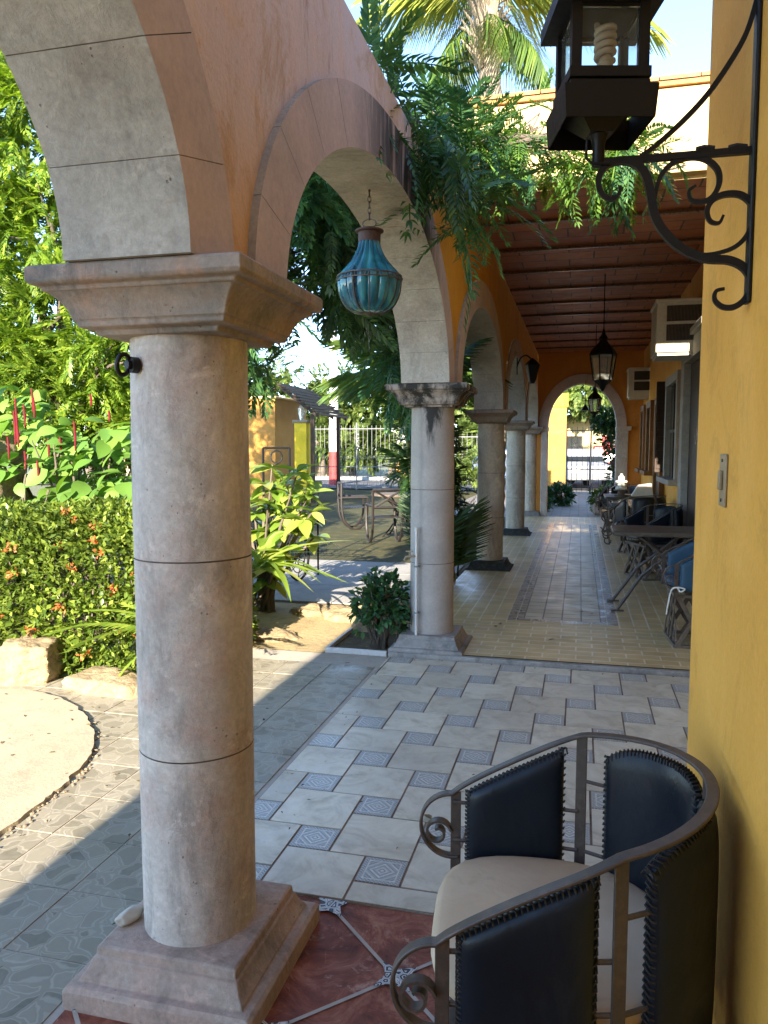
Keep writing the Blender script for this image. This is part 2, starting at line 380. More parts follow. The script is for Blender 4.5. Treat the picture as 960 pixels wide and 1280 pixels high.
M['leaf_fern'] = leafmat('fern_frond', (.16,.26,.03), (.22,.32,.04), (.3,.36,.06), .35)
M['leaf_far'] = leafmat('far_foliage', (.05,.09,.02), (.10,.15,.03), (.2,.25,.05), .3, .6, .4)
M['leaf_litter'] = leafmat('dry_leaf_litter', (.05,.035,.015), (.12,.08,.03), (.22,.15,.06), .1, .8)
M['flower_orange'] = leafmat('orange_flower', (.65,.13,.04), (.75,.2,.07), (.8,.3,.12), .3, .5)
M['catkin'] = mottled('red_catkin', (.11,.004,.010), (.15,.009,.015), (.07,.004,.008), 60, .9, 1., 200, .003)

# --- floor materials
def marble_tile():
    t = NT('white_marbled_floor_tile'); g = t.n('NewGeometry'); co = t.coord()
    off = t.n('Combine'+'XYZ'); r = g.outputs['Random Per Island']
    t.l(t.math('MULTIPLY', r, 37.), off.inputs[0]); t.l(t.math('MULTIPLY', r, 91.), off.inputs[1])
    va = t.n('VectorMath', operation='ADD'); t.l(co, va.inputs[0]); t.l(off.outputs[0], va.inputs[1])
    n1 = t.noise(va.outputs[0], 5, 8, .68, 1.4)
    col = t.ramp(n1, [(.3, (.47,.39,.27)), (.5, (.69,.61,.45)), (.7, (.77,.70,.55))])
    col = t.mix(t.ramp(t.noise(va.outputs[0], 12, 8, .7, .8), [(.58, 0.), (.75, .35)]), col, (.40,.30,.2))
    col = t.mix(1., col, t.ramp(r, [(0., .84), (1., 1.08)]), 'MULTIPLY')
    col = t.mix(t.ramp(t.noise(co, 30, 8, .8, .5), [(.62, 0.), (.7, .6)]), col, (.25,.19,.14))
    dirt = t.ramp(t.noise(co, 1.6, 8, .75), [(.42, 0.), (.7, .5)]); col = t.mix(dirt, col, (.34,.29,.24))
    return t.set(col, t.ramp(t.noise(co, 4, 6), [(.3, .30), (.7, .55)]), t.bump(t.noise(co, 18, 4), .15, .004), 0, .4)
M['tile_white'] = marble_tile()
def deco_tile():
    t = NT('blue_patterned_insert_tile'); tc = t.n('TexCoord'); sp = t.n('SeparateXYZ'); t.l(tc.outputs['UV'], sp.inputs[0])
    u = t.math('SUBTRACT', sp.outputs[0], .5); v = t.math('SUBTRACT', sp.outputs[1], .5)
    au = t.math('ABSOLUTE', u); av = t.math('ABSOLUTE', v)
    c = t.math('MAXIMUM', au, av); d = t.math('ADD', au, av)
    W = (.70,.66,.56); B = (.24,.235,.225); G = (.41,.40,.36)
    inner = t.ramp(d, [(.0, W), (.05, B), (.09, W), (.15, G), (.19, B), (.22, W), (.29, B), (.33, G), (.40, W), (.46, B), (.52, G), (.58, B), (.63, W)], 'CONSTANT')
    det = t.math('SINE', t.math('MULTIPLY', t.math('ADD', au, t.math('MULTIPLY', av, 1.)), 0.))
    wv = t.math('MULTIPLY', t.math('SINE', t.math('MULTIPLY', u, 75.)), t.math('SINE', t.math('MULTIPLY', v, 75.)))
    border = t.ramp(wv, [(.0, B), (.45, G), (.62, W)], 'LINEAR')
    isin = t.ramp(c, [(.0, 1.), (.335, 0.)], 'CONSTANT')
    ring = t.ramp(c, [(.0, 0.), (.335, 1.), (.37, 0.), (.475, 0.)], 'CONSTANT')
    col = t.mix(isin, border, inner); col = t.mix(ring, col, W)
    sc2 = t.ramp(t.noise(tc.outputs['UV'], 9, 4, .7, .6), [(.42, 0.), (.55, .55)]); col = t.mix(sc2, col, G)
    col = t.mix(t.ramp(t.noise(t.coord(), 2., 5), [(.4, 0.), (.8, .4)]), col, (.35,.32,.28))
    return t.set(col, .35, t.bump(d, .05, .002), 0, .45)
M['tile_deco'] = deco_tile()
M['grout_brown'] = mottled('brown_grout', (.30,.22,.16), (.12,.08,.055), None, 5, .9)
def red_tile():
    t = NT('red_marbled_tile'); co = t.coord()
    n1 = t.noise(co, 6, 9, .75, 1.2); col = t.ramp(n1, [(.34, (.085,.022,.014)), (.5, (.23,.065,.036)), (.64, (.40,.16,.095))])
    col = t.mix(t.ramp(t.noise(co, 9, 8, .75, 2.), [(.56, 0.), (.66, .65)]), col, (.52,.33,.24))
    return t.set(col, t.ramp(t.noise(co, 6), [(.3, .42), (.7, .7)]), t.bump(t.noise(co, 25, 6), .2, .003), 0, .35)
M['tile_red'] = red_tile()
M['grout_pale'] = mottled('pale_grout', (.50,.44,.36), (.40,.35,.29), None, 8, .9)
def insert_bw():
    t = NT('white_insert_with_dark_scrolls'); co = t.coord((1,1,1), (0,0,R(45)))
    v = t.n('TexVoronoi', feature='DISTANCE_TO_EDGE'); v.inputs['Scale'].default_value = 42; t.l(co, v.inputs['Vector'])
    n1 = t.math('SINE', t.math('MULTIPLY', v.outputs['Distance'], 24.))
    col = t.ramp(n1, [(.25, (.03,.04,.06)), (.45, (.62,.60,.56))], 'LINEAR')
    return t.set(col, .35)
M['insert_bw'] = insert_bw()
def cobble_tile():
    t = NT('stone_pattern_outdoor_tile'); co = t.coord()
    # warped cells: pebble outlines printed on each tile
    nn = t.n('TexNoise'); nn.inputs['Scale'].default_value = 13; t.l(co, nn.inputs['Vector'])
    wv = t.n('VectorMath', operation='MULTIPLY_ADD'); t.l(nn.outputs['Color'], wv.inputs[0]); wv.inputs[1].default_value = (.07,.07,0); t.l(co, wv.inputs[2])
    v = t.n('TexVoronoi', feature='DISTANCE_TO_EDGE'); v.inputs['Scale'].default_value = 12; v.inputs['Randomness'].default_value = .85; t.l(wv.outputs[0], v.inputs['Vector'])
    v2 = t.n('TexVoronoi'); v2.inputs['Scale'].default_value = 12; v2.inputs['Randomness'].default_value = .85; t.l(wv.outputs[0], v2.inputs['Vector'])
    sp = t.n('SeparateColor'); t.l(v2.outputs['Color'], sp.inputs[0])
    cell = t.ramp(sp.outputs[0], [(.0, (.10,.085,.055)), (.45, (.20,.17,.115)), (1., (.38,.33,.24))])
    cell = t.mix(t.noise(co, 40, 5), cell, (.25,.22,.16))
    gap = t.ramp(v.outputs['Distance'], [(.03, 1.), (.05, 0.)]); cell = t.mix(gap, cell, (.27,.235,.17)); edge = t.math('MULTIPLY', t.ramp(v.outputs['Distance'], [(.035, 0.), (.05, 1.), (.075, 1.), (.095, 0.)]), .6)
    col = t.mix(edge, cell, (.42,.37,.28))
    col = t.mix(t.ramp(t.noise(co, .9, 5), [(.4, 0.), (.75, .6)]), col, (.40,.36,.28))
    return t.set(col, t.ramp(t.noise(co, 5), [(.3, .35), (.7, .6)]), t.bump(t.ramp(v.outputs['Distance'], [(.03, 0.), (.12, 1.)]), .18, .003), 0, .4)
M['tile_cobble'] = cobble_tile()
def brick_floor(name, c1, c2, mort, w_, h_, rot=0., ms=.012, rough=.4, off=.5, bias=0., loc=(0,0,0), noisecol=None):
    t = NT(name); co = t.coord(rot=(0, 0, rot), loc=loc)
    b = t.n('TexBrick'); b.offset = off; b.inputs['Scale'].default_value = 1; b.inputs['Brick Width'].default_value = w_; b.inputs['Row Height'].default_value = h_
    b.inputs['Mortar Size'].default_value = ms; b.inputs['Mortar Smooth'].default_value = .15; b.inputs['Bias'].default_value = bias
    b.inputs['Color1'].default_value = (*c1, 1); b.inputs['Color2'].default_value = (*c2, 1); b.inputs['Mortar'].default_value = (*mort, 1)
    t.l(co, b.inputs['Vector'])
    n1 = t.noise(t.coord(), 3, 7, .65); col = t.mix(.5, b.outputs['Color'], t.ramp(n1, [(.3, .6), (.7, 1.3)]), 'MULTIPLY')
    if noisecol: col = t.mix(t.ramp(t.noise(t.coord(), 14, 7, .7, 1.), [(.5, 0.), (.62, .8)]), col, noisecol)
    return t.set(col, t.ramp(t.noise(t.coord(), 7), [(.3, rough-.08), (.7, rough+.12)]), t.bump(t.math('SUBTRACT', 1., b.outputs['Fac']), .3, .003), 0, .45)
M['brick_x'] = brick_floor('tan_brick_floor_crosswise', (.62,.45,.21), (.53,.37,.16), (.70,.60,.42), .23, .115, 0, .006)
M['brick_y'] = brick_floor('tan_brick_floor_lengthwise', (.62,.45,.21), (.53,.37,.16), (.70,.60,.42), .23, .115, R(90), .006)
M['panel_tile'] = brick_floor('square_panel_tiles', (.55,.46,.31), (.45,.37,.25), (.13,.10,.07), .16, .16, 0, .007, .40, 0., loc=(-.04,0,0))
M['border_tile'] = brick_floor('ornate_dark_border_tile', (.16,.10,.07), (.24,.17,.12), (.5,.44,.36), .125, .125, 0, .005, .3, 0., noisecol=(.46,.42,.36))
M['yard_brick'] = brick_floor('yard_pavers', (.25,.21,.17), (.2,.17,.14), (.10,.09,.07), .4, .2, 0, .012, .7)
M['ceiling_brick'] = brick_floor('clay_brick_ceiling', (.44,.15,.05), (.30,.09,.03), (.07,.035,.02), .50, .30, 0, .009, .5, .5)
M['beam'] = mottled('brown_painted_beam', (.2,.13,.10), (.13,.08,.06), None, 6, .3, .1, spec=.6)

# ------------------------------------------------------------------ ground and floors
mb = MB(); mb.rect(-300, -60, 300, 400, -.06); struct(mb.build('ground', M['ground'], smooth=0))
mb = MB(); mb.rect(-12, -4, -1.31, 9.8, -.03); struct(mb.build('garden_soil', M['soil'], smooth=0))
mb = MB(); mb.rect(-16, 9.7, -1.35, 27, -.02); struct(mb.build('lawn', M['lawn'], smooth=0))
# outdoor stone pattern tiles: individual tiles on a grout sheet
mb = MB(); mb.rect(-4.2, -2.0, -1.313, 5.28, -.0075, 1)
S = .3175
for i in range(9):
    for j in range(24):
        x0 = -1.335-(i+1)*S; y0 = -2.0+j*S+.035
        if y0+S > 5.28: continue
        mb.box((x0+.004, y0+.004, -.02), (x0+S-.004, y0+S-.004, -.004+rng.uniform(-.0012, .0012)), 0)
struct(mb.build('garden_pavement', [M['tile_cobble'], M['grout_pale']], smooth=0))
# sandy margin behind the pavement
mb = MB()
pts = [(-3.9,4.45),(-2.9,4.9),(-2.2,5.29),(-1.32,5.29),(-1.32,6.9),(-2.2,7.05),(-3.2,6.9),(-4.4,6.6)]
mb.add([(x, y, -.008+.0*x) for x, y in pts], [tuple(range(len(pts)))]); struct(mb.build('sandy_margin', M['sand'], smooth=0))
# cross path of grey slabs
mb = MB(); mb.rect(-14, 6.95, -1.36, 9.75, -.004, 1)
for i in range(14):
    for j in range(3): mb.box((-1.40-(i+1)*.9, 7.0+j*.9, -.03), (-1.41-i*.9, 7.89+j*.9, .006), 0)
struct(mb.build('cross_path', [M['pavers'], M['soil']], smooth=0))
# curved cement path, bottom-left
mb = MB(); edge = [atZ(x, y, .03) for x, y in [(-260,1240),(-120,1130),(0,1036),(45,1003),(80,975),(105,950),(117,925),(113,900),(95,880),(60,864),(0,857),(-200,855)]]
from mathutils import geometry
def smooth_poly(P, n=6):
    out = []
    for i in range(len(P)-1):
        p0, p1, p2, p3 = P[max(i-1,0)], P[i], P[i+1], P[min(i+2,len(P)-1)]
        for k in range(n):
            t = k/n; out.append(.5*((2*p1)+(p2-p0)*t+(2*p0-5*p1+4*p2-p3)*t*t+(-p0+3*p1-3*p2+p3)*t**3))
    return out+[P[-1]]
edge = smooth_poly(edge)
E2 = [(p.x+rng.normal(0,.006), p.y+rng.normal(0,.006)) for p in edge]
k = len(E2)
mb.add([(x, y, .014) for x, y in E2]+[(x+.008, y-.003, -.02) for x, y in E2], [tuple(range(k))]+[(i+1, i, i+k, i+k+1) for i in range(k-1)])
struct(mb.build('cement_path', M['cement'], smooth=30))

# white porch floor: pinwheel of large marbled tiles and small patterned inserts
L_, s_ = .31, .166; g = .0045
FX0, FX1, FY0, FY1 = -1.31, 1.1, 2.335, 5.275
mb = MB(); mb.rect(FX0, FY0, FX1, FY1, -.003, 2)
def clipbox(x0, y0, x1, y1, m):
    X0, Y0, X1, Y1 = max(x0+g, FX0+.004), max(y0+g, FY0+.004), min(x1-g, FX1-.004), min(y1-g, FY1-.004)
    if X1-X0 < .012 or Y1-Y0 < .012: return
    z = rng.uniform(-.0008, .0008)
    b = len(mb.v); mb.box((X0, Y0, -.02), (X1, Y1, z), m)
    if m == 1:
        for fi in range(len(mb.f)-6, len(mb.f)): UV[fi] = (x0, y0, x1-x0)
UV = {}
for a in range(-14, 15):
    for b in range(-14, 15):
        ox, oy = -1.045+a*s_+b*L_, 2.618+a*L_-b*s_
        if ox < FX0-.6 or ox > FX1+.1 or oy < FY0-.6 or oy > FY1+.1: continue
        clipbox(ox, oy, ox+s_, oy+s_, 1); clipbox(ox+s_, oy, ox+s_+L_, oy+L_, 0)
def uvf(p, co):
    if p.index in UV: x, y, s = UV[p.index]; return ((co.x-x)/s, (co.y-y)/s)
    return (co.x, co.y)
struct(mb.build('porch_floor', [M['tile_white'], M['tile_deco'], M['grout_brown']], smooth=0, uvfun=uvf))
# red tile floor, tiles laid on the diagonal, white inserts at the corners
mb = MB(); mb.rect(-1.34, -2.5, .32, 2.333, -.008, 0)
A = Vector((-.765, 2.298)); e1 = Vector((.2875, -.2825)); e2 = Vector((-.2825, -.2875))
def inred(p): return -1.33 < p.x < .31 and -2.4 < p.y < 2.325
hg = .006
for i in range(-12, 20):
    for j in range(-12, 20):
        P = A+e1*i+e2*j
        if -1.4 < P.x < .4 and -2.4 < P.y < 2.4:
            for e in (e1, e2):   # grout lines as thin sheets
                n = Vector((-e.y, e.x)).normalized()*hg
                q = [P+n, P-n, P+e-n, P+e+n]
                if all(inred(x) for x in q): mb.add([(x.x, x.y, -.004) for x in q], [(0,1,2,3)], 1)
                else:
                    for kk in range(10):
                        a0, b0 = P+e*kk/10, P+e*(kk+1)/10; q = [a0+n, a0-n, b0-n, b0+n]
                        if all(inred(x) for x in q): mb.add([(x.x, x.y, -.004) for x in q], [(0,1,2,3)], 1)
            q = []
            for sgn in ((.06,0),(.018,.018),(0,.06),(-.018,.018),(-.06,0),(-.018,-.018),(0,-.06),(.018,-.018)):
                q.append(P+Vector((sgn[0]*.707-sgn[1]*.707, sgn[0]*.707+sgn[1]*.707))*1.25)
            q = [Vector((min(max(x.x,-1.33),.31), min(x.y, 2.328))) for x in q]
            mb.add([(x.x, x.y, -.0005) for x in q], [tuple(range(8))], 2)
struct(mb.build('red_tile_floor', [M['tile_red'], M['grout_pale'], M['insert_bw']], smooth=0))
# corridor floor, one low step up
Z1 = .035
mb = MB(); mb.box((-1.31, 5.282, -.05), (1.25, 5.33, Z1-.004), 0); struct(mb.build('corridor_step', M['plinth_grey'], bevel=.006))
mb = MB()
mb.rect(-1.31, 5.33, 1.25, 6.53, Z1, 0)
mb.rect(-1.31, 6.53, -.575, 16.8, Z1, 1); mb.rect(.335, 6.53, 1.25, 16.8, Z1, 1)
mb.rect(-.575, 6.53, -.445, 15.2, Z1, 3); mb.rect(.205, 6.53, .335, 15.2, Z1, 3); mb.rect(-.445, 6.53, .205, 6.62, Z1, 3); mb.rect(-.445, 15.1, .205, 15.2, Z1, 3)
mb.rect(-.445, 6.62, .205, 15.1, Z1, 2); mb.rect(-.575, 15.2, .335, 16.8, Z1, 1)
struct(mb.build('corridor_floor', [M['brick_x'], M['brick_y'], M['panel_tile'], M['border_tile']], smooth=0))
mb = MB(); mb.rect(-3.2, 16.8, 4, 27.6, 0.0); struct(mb.build('yard_floor', M['yard_brick'], smooth=0))
mb = MB(); mb.rect(-60, 27.6, 60, 35, -.01); struct(mb.build('street', M['asphalt'], smooth=0))
mb = MB(); mb.box((-60, 35, -.05), (60, 36.5, .12)); struct(mb.build('far_pavement', M['pavers'], bevel=.01))

# ------------------------------------------------------------------ arcade: columns
XA = -1.05; COLY = [-1.7, 1.95, 5.58, 9.4, 13.2, 17.0]; ZS = 1.95
def column(y, shaft_m, cap_m, pl_m, label, gap=True):
    t = thing('stone_column', (XA, y, 0), 0, label, 'column', 'stone columns of the arcade')
    pr = [(.16, .135)]
    r = .160
    for zj in (.66, 1.2):
        pr += [(r, zj-.0022), (r-.003, zj-.0008), (r-.003, zj+.0008), (r, zj+.0022)]
    pr += [(r-.002, 1.5), (r-.003, 1.795)]
    full = []
    for (r0, z0), (r1, z1) in zip(pr, pr[1:]):
        full.append((r0, z0)); n = max(1, int((z1-z0)/.06))
        for k_ in range(1, n): full.append((r0+(r1-r0)*k_/n, z0+(z1-z0)*k_/n))
    full.append(pr[-1])
    m_ = MB(); m_.lathe(full, 56)
    for fi, ff in enumerate(m_.f):
        zs = [m_.v[q][2] for q in ff]
        if len(ff) == 4 and any(zj-.004 < min(zs) and max(zs) < zj+.004 for zj in (.66, 1.2)): m_.m[fi] = 1
    sd = rng.uniform(0, 6)
    v2 = []
    for x, yy, z in m_.v:
        a = math.atan2(yy, x); k_ = 1+.006*math.sin(2*a+sd+z*2)+.004*math.sin(5*a+z*7+sd)+.003*math.sin(z*11+a*3)
        v2.append((x*k_, yy*k_, z))
    m_.v = v2
    m_.build('shaft', [shaft_m, M['mortar']], t, smooth=50)
    h = .291
    m_ = MB().lathe([(.172, 1.79), (.176, 1.805), (.205, 1.808), (.208, 1.822), (.214, 1.826), (.222, 1.85), (.236, 1.872), (.252, 1.886), (.256, 1.889), (.264, 1.891), (.266, 1.902), (.284, 1.904), (h, 1.912), (h, 1.942), (h-.006, 1.95)], sq=True)
    m_.build('capital', cap_m, t, smooth=20, bevel=.004)
    m_ = MB().lathe([(.272, -.04), (.272, .045), (.262, .055), (.240, .057), (.238, .066), (.226, .08), (.217, .1), (.214, .112), (.208, .114), (.206, .136), (.2, .142)], sq=True)
    m_.build('plinth', pl_m, t, smooth=20, bevel=.005)
    return t
col0 = column(COLY[0], M['column'], M['capital'], M['plinth_pink'], 'stone column standing behind the viewpoint out of the picture')
col1 = column(COLY[1], M['column'], M['capital'], M['plinth_pink'], 'nearest pale round stone column with an iron ring and pinkish square plinth')
col2 = column(COLY[2], M['shaft_stained'], M['capital_stained'], M['plinth_grey'], 'second column, black mould run under its capital and white pipe on its side')
col3 = column(COLY[3], M['column_lit'], M['capital'], M['plinth_dark'], 'third column, beside the areca palm, standing on a dark mossy plinth')
col4 = column(COLY[4], M['column_lit'], M['capital'], M['plinth_dark'], 'fourth column, between the mossy third column and the farthest one')
col5 = column(COLY[5], M['column_lit'], M['capital'], M['plinth_grey'], 'farthest column of the arcade, meeting the dark end wall arch')

# arch rings + wall
XF, XB = -.905, -1.195
def ell(y, yc, hs, rise):
    u = (y-yc)/hs; return rise*math.sqrt(max(0, 1-u*u))
def ring(parent, c, hs, rise, th, d0, d1, tr, n=13, rout=None):
    """voussoir ring; tr maps (s,depth,z) -> world"""
    m_ = MB(); ro = rise+th; ho = hs+th
    def pt(a, r): # a 0..pi, r 0 inner..1 outer
        return (c-math.cos(a)*(hs+(ho-hs)*r), ZS+.001+math.sin(a)*(rise+(ro-rise)*r))
    N = n*6
    for i in range(n):
        gpa = .0011
        a0, a1 = math.pi*i/n+gpa*(i > 0), math.pi*(i+1)/n-gpa*(i < n-1)
        for k_ in range(6):
            b0, b1 = a0+(a1-a0)*k_/6, a0+(a1-a0)*(k_+1)/6
            P = [pt(b0,0), pt(b0,1), pt(b1,1), pt(b1,0)]
            vs = [tr(s, d0, z) for s, z in P]+[tr(s, d1, z) for s, z in P]
            fs = [(0,1,2,3), (7,6,5,4), (0,3,7,4), (1,5,6,2)]
            if k_ == 0: fs.append((0,4,5,1))
            if k_ == 5: fs.append((3,2,6,7))
            m_.add(vs, fs, 0)
    # mortar core 3 mm inside
    e = .003; q0 = d0-e if d0 > d1 else d0+e; q1 = d1+e if d0 > d1 else d1-e
    for k_ in range(N):
        b0, b1 = math.pi*k_/N, math.pi*(k_+1)/N
        def pc(a, r): return (c-math.cos(a)*((hs+e) if r == 0 else (ho-e)), ZS+math.sin(a)*((rise+e) if r == 0 else (ro-e)))
        P = [pc(b0,0), pc(b0,1), pc(b1,1), pc(b1,0)]
        vs = [tr(s, q0, z) for s, z in P]+[tr(s, q1, z) for s, z in P]
        m_.add(vs, [(0,1,2,3), (7,6,5,4), (0,3,7,4), (1,5,6,2)], 2)
    # intrados faces get their own stone
    for i, f in enumerate(m_.f):
        pass
    o = m_.build('arch_ring', [M['ring'], M['intrados'], M['mortar']], parent, smooth=30)
    me = o.data
    for p in me.polygons:
        if p.material_index == 0:
            nrm = p.normal
            cy = p.center
            if abs(nrm.z) > .02 or True:
                # faces whose normal lies in the arch plane and points inwards
                ax = tr(1,0,0)-tr(0,0,0) if isinstance(tr(0,0,0), Vector) else None
                dd = tr(0,1,0)-tr(0,0,0)
                if abs(nrm.dot(dd)) < .3: p.material_index = 1
    return o
arc = thing('arcade_wall', (-1.05, 0, 0), 0, 'long weathered orange arcade wall with round stone arches beside the tiled walk', 'wall')
def trY(s, d, z): return Vector((d-arc.location.x, s, z))
spans = [(COLY[i], COLY[i+1]) for i in range(5)]
TH = .235
mb = MB()
ytop = lambda y: 3.2 if y < 6.2 else 4.15
for a, b in spans:
    c = (a+b)/2; hs = (b-a)/2-.30; rise = .84
    ring(arc, c, hs, rise, TH, -.88, -1.22, trY)
    ho = hs+TH; ro = rise+TH
    ys = [a]+[c-ho*math.cos(math.pi*k_/48) for k_ in range(49)]+[b]
    ys = sorted(ys+([6.2-.0005, 6.2+.0005] if a < 6.2 < b else []))
    for y0, y1 in zip(ys, ys[1:]):
        if y1-y0 < 1e-6: continue
        z0 = ZS+ell(y0, c, ho, ro)-.02; z1 = ZS+ell(y1, c, ho, ro)-.02
        if y1 <= c-ho+1e-6 or y0 >= c+ho-1e-6: z0 = z1 = ZS
        tp = ytop((y0+y1)/2)
        V = [(XF,y0,z0),(XF,y1,z1),(XF,y1,tp),(XF,y0,tp),(XB,y0,z0),(XB,y1,z1),(XB,y1,tp),(XB,y0,tp)]
        V = [(x-arc.location.x, y, z) for x, y, z in V]
        mb.add(V, [(0,1,2,3),(5,4,7,6),(3,2,6,7),(1,0,4,5)])
mb.add([(x-arc.location.x, 6.2, z) for x, z in ((XF,3.2),(XB,3.2),(XB,4.15),(XF,4.15))], [(0,1,2,3)])
mb.build('wall', M['ochre_orange'], arc, smooth=0)
# iron ring screwed to the nearest column
t = thing('iron_ring', (XA-.0, COLY[1]-.163, 1.71), 0, 'small black iron ring bolted near the top of the nearest column', 'ring')
t.location = (-1.125, 1.808, 1.715); 
m_ = MB(); m_.tube([(0,0,0), (.0,-.02,0)], .021, 16); m_.tube([(0,-.018,0),(0,-.03,0)], .012, 12); m_.build('bolt', M['iron_black'], t)
m_ = MB(); m_.tube([(-.008+.006*math.sin(2*math.pi*a/24)-.0, -.034+.018*math.cos(2*math.pi*a/24), .026*math.sin(2*math.pi*a/24)) for a in range(25)], .006, 8, cap=False); m_.build('loop', M['iron_black'], t)
t.rotation_euler = (0, 0, R(-28))
def rockmesh(r, seed, sq=.0, n=3, amp=.18):
    import bmesh
    bm = bmesh.new(); bmesh.ops.create_icosphere(bm, subdivisions=n, radius=1)
    rr = np.random.default_rng(seed); ph = rr.uniform(0, 6.28, (6, 3)); fq = rr.uniform(.8, 3.2, (6, 3))
    for v in bm.verts:
        c = v.co.copy()
        if sq: 
            mx = max(abs(c.x), abs(c.y), abs(c.z)); c = c.lerp(c/mx*.85, sq)
        k_ = 1+amp*sum(math.sin(fq[i,0]*c.x*1.6+ph[i,0])*math.sin(fq[i,1]*c.y*1.6+ph[i,1])*math.cos(fq[i,2]*c.z*1.6+ph[i,2]) for i in range(6))/1.6
        from mathutils import noise as mn
        if n >= 3: k_ += .10*mn.fractal(v.co*1.7+Vector((seed*3.1,0,0)), .8, 2.1, 5)+.05*abs(mn.noise(v.co*4+Vector((seed,2,1))))
        v.co = Vector((c.x*r[0], c.y*r[1], c.z*r[2]))*k_
    out = MB(); out.add([v.co[:] for v in bm.verts], [[v.index for v in f.verts] for f in bm.faces]); bm.free(); return out
def rock(name, loc, r, seed, mat, label, cat='rock', sq=.5, rz=0, group=None, n=5, amp=.18):
    o = rockmesh(r, seed, sq, n, amp).build(name, mat, smooth=50); o.location = loc; o.rotation_euler = (0, 0, rz); return tag(o, label, cat, group)
rock('pebble', (XA-.175, 1.86, .162), (.022,.045,.022), 3, M['pebble'], 'pale oblong pebble lying on the nearest column plinth', 'pebble', 0, R(-20), n=3, amp=.12)

# pipe with tap on second column
t = thing('water_pipe', (-1.13, 5.395, 0), 0, 'white standpipe with a tap fixed to the second column', 'pipe')
m_ = MB(); m_.tube([(0,0,.14),(0,0,.92)], .011, 10); m_.tube([(0,0,.9),(0,0,.93)], .014, 10); m_.build('riser', M['white_pvc'], t)
m_ = MB(); m_.tube([(0,0,.72),(-.04,-.01,.72),(-.075,-.015,.715),(-.085,-.015,.69)], .009, 8); m_.tube([(-.05,-.01,.72),(-.05,-.01,.755)], .005, 6); m_.box((-.075,-.02,.752),(-.025,0,.76)); m_.build('tap', M['plate_tan'], t)
for zc_ in (.3, .64): MB().box((-.016,-.016,zc_),(.016,.03,zc_+.012)).build('clamp', M['iron_grey'], t)

# ------------------------------------------------------------------ buildings round the walk
XR = 1.25
near = thing('near_house_wall', (.32, 2.33, 0), 0, 'smooth yellow ochre house wall at the right edge behind the armchair', 'wall')
m_ = MB(); m_.box((.32,-2.5,-.05),(2.4,2.33,4.55)); m_.build('wall', M['ochre'], near, world=True, bevel=.012, bseg=3)
m_ = MB(); m_.box((.300,-2.4,-.004),(.3185,2.335,.085)); m_.build('baseboard', M['tile_red'], near, world=True, bevel=.004)
# tall house behind the viewpoint (casts the shade over the porch)
hb = thing('rear_house', (.0, -2.6, 0), 0, 'two storey ochre house behind the viewpoint, out of the picture', 'house')
m_ = MB(); m_.box((-1.84,-8,-.05),(7,-2.55,6.0)); m_.build('wall', M['ochre'], hb, world=True)
# corridor house on the right
ch = thing('corridor_house', (XR, 9.5, 0), 0, 'shaded ochre house with stone framed doors and windows along the covered walk', 'house')
m_ = MB(); m_.box((XR,2.33,-.05),(XR+3.2,17.3,3.9)); m_.build('wall', M['ochre'], ch, world=True)
def frame_box(m_, y0, y1, z0, z1, w_, d):
    m_.box((XR-d,y0,z0),(XR-.002,y0+w_,z1)); m_.box((XR-d,y1-w_,z0),(XR-.002,y1,z1)); m_.box((XR-d-.002,y0-.001,z1),(XR-.002,y1+.001,z1+w_*.9))
m_ = MB(); frame_box(m_, 7.9, 9.6, .035, 2.45, .24, .13); m_.box((XR-.17,7.85,2.67),(XR-.002,9.65,2.74)); ds = m_.build('door', M['grey_stone_frame'], ch, world=True, bevel=.008)
m_ = MB(); m_.box((XR-.05,8.14,.035),(XR-.004,9.36,2.44)); o = m_.build('door_leaf', M['wood_dark'], ds, smooth=0); 
for v in o.data.vertices: v.co -= ch.location
for i, (y0, y1, z0, z1, mt) in enumerate([(10.2,11.6,1.1,2.35,'grey_stone_frame'),(13.9,14.8,1.1,2.2,'wood_orange'),(15.4,16.2,1.1,2.2,'wood_orange')]):
    m_ = MB(); frame_box(m_, y0, y1, z0, z1, .13, .10); m_.box((XR-.18,y0-.06,z0-.07),(XR-.002,y1+.06,z0-.001)); wf = m_.build('window', M[mt], ch, world=True, bevel=.006)
    m_ = MB(); m_.box((XR-.03,y0+.13,z0),(XR-.004,y1-.13,z1)); o = m_.build('pane', M['window_glass'], wf, smooth=0)
    for v in o.data.vertices: v.co -= ch.location
    m_ = MB(); ym = (y0+y1)/2; m_.box((XR-.06,ym-.025,z0),(XR-.031,ym+.025,z1)); m_.box((XR-.055,y0+.13,(z0+z1)/2-.02),(XR-.0315,ym-.025,(z0+z1)/2+.02)); m_.box((XR-.055,ym+.025,(z0+z1)/2-.02),(XR-.0315,y1-.13,(z0+z1)/2+.02)); o = m_.build('sash_bar', M['wood_dark'], wf)
    for v in o.data.vertices: v.co -= ch.location
m_ = MB(); m_.box((XR-.20,11.75,1.15),(XR-.01,11.80,2.45)); 
for k_ in range(12): m_.box((XR-.18,11.735,1.2+k_*.1),(XR-.04,11.7495,1.27+k_*.1))
m_.build('shutter', M['wood_dark'], ch, world=True, bevel=.004)
m_ = MB(); frame_box(m_, 12.3, 13.4, .035, 2.2, .12, .08); dd = m_.build('door', M['wood_orange'], ch, world=True, bevel=.006)
dd['label'] = 'brown wooden door in plain frame'
m_ = MB(); m_.box((XR-.04,12.42,.035),(XR-.004,13.28,2.2)); o = m_.build('door_leaf', M['wood_dark'], dd, smooth=0)
for v in o.data.vertices: v.co -= ch.location

